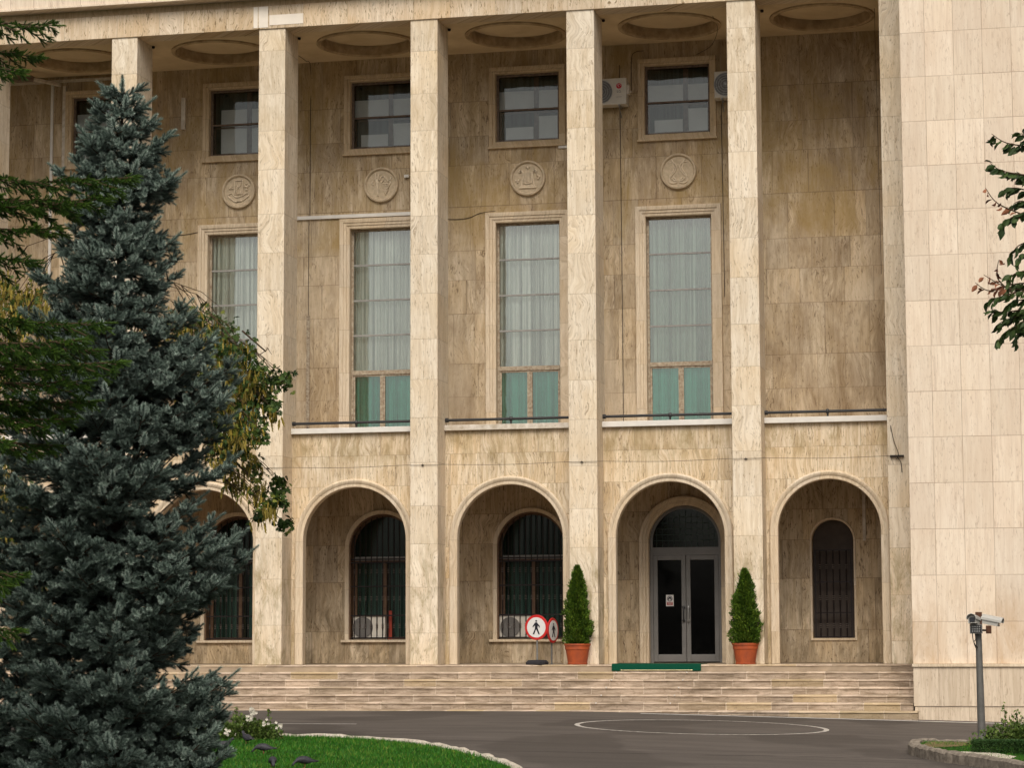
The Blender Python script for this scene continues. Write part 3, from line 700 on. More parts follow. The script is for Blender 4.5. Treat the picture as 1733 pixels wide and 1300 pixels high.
# ---- medallions
def medallion(cx, cz, kind):
    y = G_; mb = MB(); R = .375
    mb.lathe((cx, y-.001, cz), [(0, 0), (R+.008, 0), (R+.008, -.03), (R-.005, -.07), (R-.03, -.078), (R-.045, -.065), (R-.058, -.028), (0, -.026)], 48, 'Y')
    md = mb.build('medallion', M['medal'], B, smooth=True)
    mb = MB(); yy = y-.040
    T = lambda pts, r=.011: mb.tube([(cx+a, yy, cz+b) for a, b in pts], r*1.35, 6)
    def mirror(pts, r=.011): T(pts, r); T([(-a, b) for a, b in pts], r)
    if kind == 'hourglass':
        T([(-.09, .24), (.09, .24), (.09, -.06), (-.09, -.06), (-.09, .24)], .012)
        mirror([(-.055, .22), (-.05, .15), (-.008, .09), (-.05, .03), (-.055, -.04)], .008)
        T([(-.22, -.06), (-.25, -.09), (-.20, -.14), (-.12, -.20), (-.04, -.23), (.05, -.22), (.14, -.17), (.22, -.11)], .012)
        T([(-.22, -.05), (-.15, -.03), (-.11, -.09), (-.04, -.13), (.04, -.11), (.12, -.08), (.20, -.04), (.24, -.06), (.22, -.12)], .010)
        for a, b in ((.17, .16), (.2, .09), (.18, .03), (.23, .13), (.15, .1), (-.17, .11), (-.20, .07), (-.14, .07)): mb.lathe((cx+a, yy, cz+b), [(0, -.025), (.022, -.012), (.028, .0), (0, .01)], 8, 'Y')
    elif kind == 'grapes':
        for k in range(9):
            mb.lathe((cx-.10+.004*k, yy, cz+.10-.04*k), [(0, -.03), (.036-.0015*k, -.01), (.036-.0015*k, 0), (0, .01)], 10, 'Y')
        T([(-.12, .24), (-.12, .12)], .018); T([(-.05, .23), (-.07, .12)], .018)
        rr = random.Random(5)
        for row in range(7):
            for q in range(5-row*2//3):
                mb.lathe((cx+.10+(q-(4-row*2//3)/2)*.036, yy, cz+.02-.036*row), [(0, -.03), (.018, -.015), (.02, 0), (0, .01)], 8, 'Y')
        T([(-.04, .10), (.0, .17), (.06, .18), (.12, .12), (.16, .06), (.2, .10), (.22, .16)], .012); T([(.0, .05), (.05, .10), (.09, .06)], .012)
        mirror([(.17, .0), (.21, .04), (.19, .08)], .014)
    elif kind == 'lyre':
        mirror([(-.14, -.17), (-.12, -.08), (-.10, .02), (-.10, .10), (-.12, .16), (-.16, .18), (-.19, .15), (-.17, .12), (-.14, .13)], .014)
        T([(-.18, -.20), (.18, -.20)], .018); T([(-.15, -.165), (.15, -.165)], .012)
        for k in range(6): T([(-.075+.03*k, -.08-.012*abs(k-2.5)), (-.075+.03*k, .13+.02*(2.5-abs(k-2.5)))], .007)
        T([(-.09, -.09), (-.03, -.12), (.03, -.12), (.09, -.09)], .01)
        for a, b in ((0, .22), (.03, .24), (-.03, .24), (.22, -.02), (.25, .02), (.21, .05), (-.22, -.08), (-.25, -.05), (-.20, -.04)): mb.lathe((cx+a, yy, cz+b), [(0, -.025), (.022, -.012), (.028, .0), (0, .01)], 8, 'Y')
    else:
        mirror([(-.14, .26), (-.11, .20), (-.06, .16), (-.035, .11), (-.05, .03), (-.10, -.04), (-.16, -.10), (-.19, -.17), (-.17, -.23)], .011)
        mirror([(-.18, .20), (-.11, .20), (-.10, .13), (-.08, .08), (-.10, .02), (-.17, -.08), (-.18, -.10)], .009)
        mirror([(-.17, -.23), (-.10, -.25), (-.03, -.23), (-.02, -.19), (-.08, -.20), (-.13, -.15), (-.09, -.13), (-.05, -.17)], .013)
    mb.build('relief', M['relief'], md, smooth=True)
for i, kd in ((-1, 'lyre'), (0, 'dolphins'), (1, 'hourglass'), (2, 'grapes'), (3, 'lyre'), (4, 'dolphins')): medallion(3.2*i+1.785, 10.17, kd)

# ---- conduits, cables, small fittings on the back wall (fixed to the building)
def conduit(x0, x1, z0, z1, mat='dirtywhite', dep=.05, y=G_-.002): return MB().box(x0, x1, y-dep, y, z0, z1).build('conduit', M[mat], B)
conduit(5.8, 9.2, 9.485, 9.56, 'white'); conduit(.60, .66, 6.0, 12.80, 'white', .04); conduit(.88, .95, 10.9, 12.72, 'dirtywhite', .04); conduit(-3, 2.4, 12.80, 12.86, 'dirtywhite')
conduit(18.25, 18.31, 2.44, 4.48, 'dirtywhite', .03); conduit(12.05, 12.3, 10.78, 10.83, 'white'); conduit(8.7, 8.8, 10.30, 10.36, 'white', .08); conduit(3.66, 3.75, 11.6, 12.3, 'dirtywhite', .06)
def wire(pts, r=.009, name='cable', parent=B): 
    mb = MB(); mb.tube(smooth_pts3(pts, 6), r*.68, 5); return mb.build(name, M['cable'], parent)
def smooth_pts3(P, k):
    out = []; n = len(P); g = lambda j: Vector(P[min(max(j, 0), n-1)])
    for i in range(n-1):
        a, b, c, d = g(i-1), g(i), g(i+1), g(i+2)
        for s in range(k):
            t = s/k; out.append(.5*((2*b)+(c-a)*t+(2*a-5*b+4*c-d)*t*t+(3*b-a-3*c+d)*t**3))
    return out+[Vector(P[-1])]
yb = G_-.012
wire([(6.55, yb-.9, 12.90), (6.57, yb-.3, 12.90), (6.59, yb, 12.80), (6.59, yb, 11.5), (6.59, yb, 9.55)])
wire([(6.57, yb, 9.46), (6.565, yb, 8), (6.57, yb, 6.4), (6.565, yb, 4.8)], .008); MB().box(6.53, 6.60, G_-.02, G_-.001, 5.0, 7.4).build('rust_streak_pipe', M['wframe2'], B)
wire([(13.88, yb, 12.78), (13.70, yb, 12.76), (13.62, yb, 12.62), (13.61, yb, 11.9)]); wire([(13.36, yb, 12.5), (13.37, yb, 10), (13.38, yb, 7.4), (13.38, yb, 4.8)], .010)
wire([(15.52, yb, 11.6), (15.50, yb, 11.2), (15.51, yb, 9.3), (15.52, yb, 7.5)], .010)
wire([(15.60, 1.0, 12.92), (15.58, 1.9, 12.88), (15.35, 2.6, 12.72), (15.0, yb, 12.64)], .008)
wire([(9.3, yb, 9.40), (9.8, yb, 9.36), (10.1, yb, 9.38), (10.35, yb, 9.47), (10.7, yb-.08, 9.49)], .009); wire([(3.0, yb, 9.28), (3.6, yb, 9.26), (4.1, yb, 9.32)], .009)
wire([(18.80, 1.2, 12.95), (18.82, 1.2, 10), (18.83, 1.25, 7.6)], .006)
# thin line strung along the pillars, with its clamps
mb = MB()
for i in range(-2, 6):
    x = 3.2*i
    mb.tube([(x-.1, -.02, 3.925), (x+.66, -.02, 3.925)], .004, 5)
    nx = x+3.1 if i < 5 else 19.2
    mb.tube(smooth_pts3([(x+.66, -.02, 3.925), (x+1.9, .0, 3.90), (nx, -.02, 3.925)], 6), .004, 5)
    mb.box(x+.235, x+.285, -.03, 0, 3.91, 3.928); mb.tube([(x+.26, -.028, 3.90), (x+.26, -.028, 3.95)], .004, 5)
mb.tube(smooth_pts3([(19.02, -.03, 4.5), (19.08, -.04, 4.2), (19.16, -.05, 3.95), (19.12, -.05, 3.85)], 6), .006, 5)
mb.tube(smooth_pts3([(19.10, -.05, 3.93), (19.2, -.06, 3.8), (19.22, -.06, 3.6)], 6), .008, 5); mb.box(19.0, 19.26, -.05, -.01, 3.89, 3.93)
mb.build('strung_cable', M['cable'], B)
mb = MB()
for i in range(-1, 6): mb.lathe((3.2*i+PW+.05, PD-.1, H_-.03), [(0, -.03), (.03, -.02), (.035, .02), (0, .03)], 8)
mb.build('hook', M['iron'], B)
# lamp under the ceiling on the left
fl = empty('floodlight', (.35, 2.3, 12.75)); tag(fl, 'small floodlight on an arm under the ceiling, upper left', 'floodlight')
MB().box(-.32, .12, -.14, .10, -.04, .06).build('lamp_body', M['wframe'], fl, bevel=.01); MB().tube([(.1, 0, 0), (.35, .3, -.02), (.45, .66, 0)], .045, 6).build('arm', M['dirtywhite'], fl)

# ---- air conditioners
def ac(x0, z0, label, y, w=.78, h=.56, d=.3, bracket=True, fan_left=True, logo=True):
    r = empty('air_conditioner', (x0, y, z0)); tag(r, label, 'air conditioner', 'outdoor air conditioner units')
    b = MB().box(0, w, -d, 0, 0, h).build('casing', M['acwhite'], r, bevel=.012)
    fc = w*.31 if fan_left else w*.64
    mb = MB(); mb.lathe((fc, -d-.004, h*.5), [(0, 0), (.235*h/.56, 0), (.235*h/.56, -.008), (0, -.006)], 28, 'Y'); fo = mb.build('fan', M['fan'], r)
    mb = MB()
    for rr in (.05, .10, .15, .20, .24):
        q = rr*h/.56; mb.lathe((fc, -d-.018, h*.5), [(q-.007, -.002), (q+.007, -.002), (q+.007, .004), (q-.007, .004), (q-.007, -.002)], 28, 'Y')
    for a in range(6): mb.tube([(fc, -d-.018, h*.5), (fc+.24*h/.56*math.cos(a*PI/3+.3), -d-.016, h*.5+.24*h/.56*math.sin(a*PI/3+.3))], .004, 4)
    mb.lathe((fc, -d-.022, h*.5), [(0, 0), (.035, 0), (.03, -.01), (0, -.012)], 12, 'Y')
    mb.build('fan_guard', M['fan'] if not bracket else M['steel'], r)
    if logo:
        lx = w*.80; mb = MB(); mb.lathe((lx, -d-.002, h*.70), [(0, 0), (.058, 0), (.058, -.004), (0, -.004)], 24, 'Y')
        mb.build('logo_disc', M['logored'], r)
        mb = MB(); mb.tube([(lx+.038*math.cos(t), -d-.008, h*.70+.038*math.sin(t)) for t in [0+.3*k for k in range(15, -1, -1)]][4:], .004, 5); mb.tube([(lx-.008, -d-.008, h*.70+.02), (lx-.008, -d-.008, h*.70-.02), (lx+.01, -d-.008, h*.70-.02)], .004, 5)
        mb.build('logo_mark', M['signwhite'], r)
        text_mesh('LG', .075, .002, (lx, -d-.004, h*.49), M['logogrey'], 'lettering', r)
        MB().box(lx-.06, lx+.06, -d-.003, -d, h*.28, h*.29).build('model_strip', M['logogrey'], r)
        mb = MB(); mb.box(w, w+.05, -d+.05, -.08, h*.4, h*.75); mb.tube([(w+.04, -d+.1, h*.5), (w+.09, -d+.1, h*.5)], .025, 8); mb.build('valve', M['dirtywhite'], r)
    if bracket:
        mb = MB()
        for bx in (w*.2, w*.8): mb.box(bx-.015, bx+.015, -d-.02, 0, -.035, -.004); mb.tube([(bx, -d, -.03), (bx, .02, -.22)], .01, 6)
        mb.build('bracket', M['steel'], r)
    return r
ac(12.78, 11.585, 'air conditioner unit with round red logo, left of the rightmost attic window', G_-.05)
ac(15.40, 11.61, 'air conditioner unit half hidden by a pillar, right of the rightmost attic window', G_-.05, logo=False)
ac(7.56, .50, 'air conditioner unit behind bars under red board, second arch window from left', G_+.235, .70, .50, .165, False, True, False)
ac(10.72, .50, 'air conditioner unit behind bars of the arched window behind the round signs', G_+.235, .74, .48, .165, False, True, False)
mb = MB(); mb.box(8.30, 8.38, G_+.16, G_+.20, .50, 1.10); bb = mb.build('red_board', M['paintred']); tag(bb, 'upright red board beside the air conditioner behind window bars', 'board')

# ---------------------------------------------------------------- right wing
BW = empty('plain_wing', (19.45, -2, 0)); tag(BW, 'plain windowless pale stone block projecting at the right', 'building')
def bw(mb, name, mat, **k):
    mb.v = [(x-19.45, y+2, z) for x, y, z in mb.v]; return mb.build(name, mat, BW, **k)
def offset_mat(m):       # object coordinates are relative to the wing's origin
    for n in list(m.node_tree.nodes):
        if n.type == 'TEX_COORD':
            for l in list(m.node_tree.links):
                if l.from_node == n:
                    to = l.to_socket; a = m.node_tree.nodes.new('ShaderNodeVectorMath'); a.operation = 'ADD'; a.inputs[1].default_value = (19.45, -2, 0)
                    m.node_tree.links.new(n.outputs['Object'], a.inputs[0]); m.node_tree.links.new(a.outputs[0], to)
for k in ('block', 'plinth'):
    if k == 'block': M['blockc'] = M['block'].copy()
    offset_mat(M[k])
for o in bpy.data.objects:
    if o.name.startswith('cornice'): o.data.materials[0] = M['blockc']
bw(MB().box(19.45, 34, -2, 12, .02, 17), 'wall', M['block'], bevel=.01)
bw(MB().box(19.435, 34, -2.10, -1.0, -.035, .02), 'ledge', M['trim'], bevel=.006)
bw(MB().box(19.455, 34, -2.065, 11.9, -.735, -.036), 'plinth', M['plinth'])
bw(MB().box(19.47, 34, -2.05, 11.8, -1.5, -.742), 'plinth', M['plinth'])
bw(MB().box(19.3, 34.2, -2.2, 12.2, 17.01, 17.4), 'roof', M['roof'])

# ---------------------------------------------------------------- foliage tools
def inst_mesh(name, tv, tf, mats, pos, tint, mat, parent=None, shade_grad=None):
    """tv (n,3) template, tf (m,k) faces, mats (K,3,3) incl. scale, pos (K,3), tint (K,)"""
    K, n = len(pos), len(tv); k = tf.shape[1]
    V = (np.einsum('kij,nj->kni', mats, tv)+pos[:, None, :]).reshape(-1, 3).astype(np.float32)
    F = (tf[None]+(np.arange(K)*n)[:, None, None]).reshape(-1).astype(np.int32)
    T = np.repeat(tint, n).reshape(K, n)
    if shade_grad is not None: T = T+shade_grad[None]
    me = bpy.data.meshes.new(name); me.vertices.add(len(V)); me.vertices.foreach_set('co', V.ravel())
    me.loops.add(len(F)); me.loops.foreach_set('vertex_index', F)
    nf = len(F)//k; me.polygons.add(nf); me.polygons.foreach_set('loop_start', np.arange(0, nf*k, k, dtype=np.int32))
    try: me.polygons.foreach_set('loop_total', np.full(nf, k, dtype=np.int32))
    except Exception: pass
    at = me.attributes.new('tint', 'FLOAT', 'POINT'); at.data.foreach_set('value', np.clip(T, 0, 1).ravel().astype(np.float32))
    me.materials.append(mat); me.update(); me.validate()
    o = bpy.data.objects.new(name, me); COL.objects.link(o)
    if parent: o.parent = parent
    return o
def frames(dirs, rng, up=None, roll=True):
    """rotation matrices with local Z along dirs"""
    d = dirs/np.linalg.norm(dirs, axis=1, keepdims=True)
    a = np.cross(d, np.array([0, 0, 1.])); l = np.linalg.norm(a, axis=1, keepdims=True); a = np.where(l < 1e-3, np.array([[1., 0, 0]]), a/np.maximum(l, 1e-6))
    b = np.cross(d, a)
    if roll:
        t = rng.uniform(0, 2*np.pi, len(d))[:, None]; a, b = a*np.cos(t)+b*np.sin(t), -a*np.sin(t)+b*np.cos(t)
    return np.stack([a, b, d], axis=2)
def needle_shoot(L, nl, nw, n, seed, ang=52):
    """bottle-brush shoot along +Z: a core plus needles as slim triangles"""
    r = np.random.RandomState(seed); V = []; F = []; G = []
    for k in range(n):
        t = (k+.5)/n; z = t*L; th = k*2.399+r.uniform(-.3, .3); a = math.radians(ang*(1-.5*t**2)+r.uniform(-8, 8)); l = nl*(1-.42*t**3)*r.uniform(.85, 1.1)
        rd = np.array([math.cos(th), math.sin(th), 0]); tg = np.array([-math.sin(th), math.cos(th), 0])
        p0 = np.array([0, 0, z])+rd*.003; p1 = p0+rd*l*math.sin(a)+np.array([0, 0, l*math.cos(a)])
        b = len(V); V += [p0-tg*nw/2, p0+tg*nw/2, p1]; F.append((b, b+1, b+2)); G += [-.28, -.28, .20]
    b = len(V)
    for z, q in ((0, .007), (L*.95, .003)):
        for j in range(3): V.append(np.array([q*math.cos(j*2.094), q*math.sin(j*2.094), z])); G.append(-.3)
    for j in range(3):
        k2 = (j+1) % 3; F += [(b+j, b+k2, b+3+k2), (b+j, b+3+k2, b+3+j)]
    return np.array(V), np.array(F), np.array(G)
CR = np.array([math.cos(.2156), math.sin(.2156), 0]); CF = np.array([-math.sin(.2156), math.cos(.2156), 0])
def conifer_branches(specs, rng, lat_step=.10, shoot_step=.055, lat_max=.45, droop=.12, tip_up=.22, inner=.3, lat_droop=0., spread=.6, nper=2):
    """specs: (origin, direction(horizontal unit), length). returns shoot pos/dir/size and branch polylines"""
    P = []; Dr = []; Sz = []; Tn = []; lines = []
    for o, d, L in specs:
        o = np.array(o); d = np.array(d)/np.linalg.norm(d); side = np.cross(d, [0, 0, 1.]); side /= np.linalg.norm(side)
        bend = rng.uniform(-.18, .18)
        f = lambda t: o+d*L*t+side*bend*L*t*t+np.array([0, 0, 1.])*L*(-droop*math.sin(t*PI*.75)+tip_up*t**3)
        lines.append([f(t) for t in np.linspace(0, 1, 7)])
        s = inner*L*.7
        flip = 1
        while s < L:
            t = s/L; p = f(t); tg = f(min(1, t+.04))-f(max(0, t-.04)); tg /= np.linalg.norm(tg)
            ll = min(lat_max, (1-t)*L*.75+.06)*rng.uniform(.65, 1.1)
            flip = -flip; el = rng.uniform(-.25, .35)-lat_droop
            ld = tg*rng.uniform(.65, .95)+side*flip*spread*rng.uniform(.7, 1.3)+np.array([0, 0, el]); ld /= np.linalg.norm(ld)
            lines.append([p, p+ld*ll*.5, p+ld*ll+np.array([0, 0, .03*ll])])
            q = .0
            sf = rng.choice([-1, 1])
            while q < ll:
                if t+q/L > inner:
                    sf = -sf; pp = p+ld*q; ls = np.cross(ld, [0, 0, 1.]); ls /= np.linalg.norm(ls)+1e-6; lu = np.cross(ls, ld)
                    for e in range(nper):
                        ra = rng.uniform(0, 2*np.pi); side_v = ls*np.cos(ra)+lu*(np.sin(ra)*.8+.18); wide = rng.uniform(.45, 1.1)
                        sd = ld*.75+side_v*wide+np.array([0, 0, .05-lat_droop*.7])
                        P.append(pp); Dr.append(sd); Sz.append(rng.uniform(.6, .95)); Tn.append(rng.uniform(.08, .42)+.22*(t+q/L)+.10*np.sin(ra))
                q += shoot_step*rng.uniform(.7, 1.3)
            for e in range(nper+1):
                ra = rng.uniform(0, 2*np.pi); ls = np.cross(ld, [0, 0, 1.]); ls /= np.linalg.norm(ls)+1e-6; lu = np.cross(ls, ld)
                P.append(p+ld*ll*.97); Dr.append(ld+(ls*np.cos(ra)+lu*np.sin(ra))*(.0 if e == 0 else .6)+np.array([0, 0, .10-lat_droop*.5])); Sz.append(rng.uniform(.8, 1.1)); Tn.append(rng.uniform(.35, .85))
            s += lat_step*rng.uniform(.7, 1.3)
        P.append(f(1)); Dr.append(f(1)-f(.9)); Sz.append(1.3); Tn.append(.8)
    return np.array(P), np.array(Dr), np.array(Sz), np.array(Tn), lines
def tree_wood(name, lines, parent, mat, r0=.012, r1=.004, n=5):
    mb = MB()
    for l in lines:
        k = len(l); rr = r0 if k > 3 else r0*.5
        mb.tube([tuple(p) for p in l], [rr+(r1-rr)*j/(k-1) for j in range(k)], n, False)
    return mb.build(name, mat, parent, recalc=False)

# ---------------------------------------------------------------- blue spruce
def spruce():
    rng = np.random.RandomState(7); base = np.array([13.80, -26., gz(13.8, -26)])
    sc = 203.; zpx = lambda y: 5.40-(y-147)*6.039/1153; cxp = lambda y: 198-.0*(y-147)
    RR = [(147, 15), (175, 40), (245, 80), (290, 62), (320, 102), (350, 72), (420, 96), (470, 104), (520, 100), (580, 165), (640, 205), (700, 205), (740, 195), (800, 202), (850, 150), (900, 170), (930, 215), (960, 232), (1010, 195), (1050, 170), (1090, 165), (1112, 125), (1150, 195), (1165, 215), (1200, 190), (1250, 200), (1300, 215), (1500, 250)]
    LL = [(147, 10), (185, 45), (250, 85), (300, 112), (340, 80), (380, 105), (440, 120), (480, 170), (540, 140), (580, 175), (700, 220), (800, 240), (900, 240), (1050, 260), (1120, 250), (1200, 320), (1300, 340), (1500, 340)]
    ext = lambda T, y: np.interp(y, [a for a, b in T], [b for a, b in T])
    t = empty('blue_spruce', tuple(base)); tag(t, 'large blue spruce with dense silvery needles at the left of the lawn', 'tree')
    specs = []; y = 165; ph = 0.
    while y < 1500:
        z = zpx(y)
        for k in range(6 if y > 260 else 4):
            ph += 2.399+rng.uniform(-.3, .3); c = math.cos(ph)
            yy = y+rng.uniform(-14, 14)
            R = (ext(RR, yy) if c > 0 else ext(LL, yy))/sc
            Rf = .85*(ext(RR, yy)+ext(LL, yy))/2/sc
            R = math.sqrt((R*c)**2+(Rf*math.sin(ph))**2)*rng.uniform(.72, 1.03)
            d = CR*c+CF*math.sin(ph)
            if math.sin(ph) > .75 and rng.rand() < .4: continue
            if k % 3 == 2: R *= rng.uniform(.45, .7)
            specs.append(((base[0], base[1], zpx(yy)-.10*R+.02), d, max(.12, R*.93)))
        y += 18 if y < 400 else (24 if y < 1130 else 16)
    for py, c in ((245, 1), (318, 1), (322, 1), (300, -1), (425, 1), (470, -1), (640, 1), (700, 1), (960, 1), (940, 1), (1010, 1), (1163, 1), (1290, 1), (540, 1), (800, 1), (600, 1), (670, 1), (730, 1), (900, 1), (930, 1), (980, 1), (1185, 1), (1220, 1), (1255, 1))+tuple((q, -1) for q in (560, 640, 700, 760, 820, 850, 880, 910, 940, 970, 1000, 1030, 1060, 1090, 1120, 1145, 1170, 1190, 1205, 1220, 1235, 1250, 1265, 1280, 1295, 1310, 1330, 1350, 1370, 1390)):
        R = (ext(RR, py) if c > 0 else ext(LL, py))/sc; a = rng.uniform(-.45, .15)
        specs.append(((base[0], base[1], zpx(py)-.10*R), CR*c*math.cos(a)+CF*math.sin(a), R*1.0))
    P, D, Z, T, lines = conifer_branches(specs, rng, .074, .052, .34, .13, .24, .10, 0., 1.05, 3)
    # leader shoots
    top = np.array([base[0], base[1], 0.])
    for k in range(22):
        zz = zpx(150+5*k); a = k*2.4
        P = np.vstack([P, [top+[0, 0, zz]]]); D = np.vstack([D, [[.9*math.cos(a)*(k > 1), .9*math.sin(a)*(k > 1), 1.0]]]); Z = np.append(Z, 1.0 if k > 1 else 1.2); T = np.append(T, .6)
    for v in range(3):
        s = slice(v, None, 3)
        if v == 0: parts = []
        tv, tf, tg = needle_shoot(.105, .036, .0052, 80, v+1, 62)
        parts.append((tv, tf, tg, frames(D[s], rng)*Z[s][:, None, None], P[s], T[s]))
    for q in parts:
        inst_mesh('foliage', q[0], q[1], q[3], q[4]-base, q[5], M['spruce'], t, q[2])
    b = Vector(base)
    tree_wood('branch', [[Vector(p)-b for p in l] for l in lines], t, M['bark'])
    MB().tube([(0, 0, -.1), (0, 0, 2.4), (.01, 0, 4.5), (0, 0, zpx(160)-base[2])], [.13, .085, .045, .008], 10).build('trunk', M['bark'], t, smooth=True)
    print('spruce shoots', len(P))
spruce()

# ---------------------------------------------------------------- green fir at the left edge
def px_on(x, y, Y):      # where a direction seen in the photo meets the depth plane Y
    f, yaw, pitch, roll = 4064.85, 0.2156, 0.1071, -0.0037
    fw = np.array([-math.sin(yaw)*math.cos(pitch), math.cos(yaw)*math.cos(pitch), math.sin(pitch)]); r = np.array([math.cos(yaw), math.sin(yaw), 0]); u = np.cross(r, fw)
    r2 = r*math.cos(roll)+u*math.sin(roll); u2 = -r*math.sin(roll)+u*math.cos(roll)
    d = fw+r2*(x-866.5)/f+u2*(650-y)/f; o = np.array([21.7192, -45.8829, .4374])
    return o+d*(Y-o[1])/d[1]
def fir():
    rng = np.random.RandomState(21); Y = -30.; bx, by = 13.35, -30.4; base = np.array([bx, by, gz(bx, by)])
    t = empty('green_fir', tuple(base)); tag(t, 'dark green fir reaching drooping boughs in from the left edge', 'tree')
    tips = [(92, 40, .0), (70, 95, .1), (40, 130, .0), (235, 320, .2), (185, 345, .0), (150, 365, .1), (110, 400, .0), (60, 450, -.1), (20, 350, .1), (190, 560, .2), (205, 620, .0), (170, 600, .1), (150, 655, -.1), (165, 690, .1), (120, 720, .0), (90, 760, .0), (60, 700, .1), (60, 610, .2), (25, 760, -.1), (40, 980, .1), (28, 1075, .0), (10, 1000, .0), (150, 590, -.2), (100, 640, .0), (50, 560, .1), (-20, 860, 0), (-60, 250, 0), (-40, 1180, 0)]
    specs = []
    for x, y, dy in tips:
        p = px_on(x, y, Y+dy*1.5); o = np.array([bx, by, p[2]+.28+rng.uniform(-.05, .1)]); v = p-o; L = np.linalg.norm(v[:2])
        d = v/np.linalg.norm(v); specs.append((o, d, np.linalg.norm(v)*.97))
    for k in range(40):
        a = rng.uniform(2.0, 4.9); z = rng.uniform(-.5, 7.2); L = (8.2-z)*.2+.2; specs.append((np.array([bx, by, z]), [math.cos(a), math.sin(a), -.15], L))
    P, D, Z, T, lines = conifer_branches(specs, rng, .05, .032, .26, .04, .05, .22, .35, .8, 2)
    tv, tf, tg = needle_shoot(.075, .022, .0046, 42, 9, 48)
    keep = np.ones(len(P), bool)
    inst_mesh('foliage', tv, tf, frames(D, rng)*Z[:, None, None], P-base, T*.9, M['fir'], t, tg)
    b = Vector(base)
    tree_wood('branch', [[Vector(p)-b for p in l] for l in lines], t, M['twig'])
    MB().tube([(0, 0, -.1), (0, 0, 4), (.0, 0, 8.3-base[2])], [.15, .10, .015], 10).build('trunk', M['bark'], t, smooth=True)
    print('fir shoots', len(P))
fir()

# ---------------------------------------------------------------- leaf shapes
def leaf_tmpl(L=1., w=.45, fold=.12, curl=.15):
    V = np.array([(0, 0, 0), (w*.42, fold*.6, L*.28), (w*.5, fold, L*.5), (w*.25, fold*.6, L*.8), (0, -curl, L), (-w*.25, fold*.6, L*.8), (-w*.5, fold, L*.5), (-w*.42, fold*.6, L*.28), (0, -curl*.2, L*.5)], float)
    F = np.array([(0, 1, 8), (1, 2, 8), (2, 3, 8), (3, 4, 8), (4, 5, 8), (5, 6, 8), (6, 7, 8), (7, 0, 8)])
    return V, F
def compound(parts, size=1.):
    Vs = []; Fs = []; b = 0
    V0, F0 = leaf_tmpl(1, .5)
    for ang, x, z, s in parts:
        R = np.array([[math.cos(ang), 0, math.sin(ang)], [0, 1, 0], [-math.sin(ang), 0, math.cos(ang)]])
        Vs.append((V0*s)@R.T+np.array([x, 0, z])); Fs.append(F0+b); b += len(V0)
    return np.vstack(Vs)*size, np.vstack(Fs)

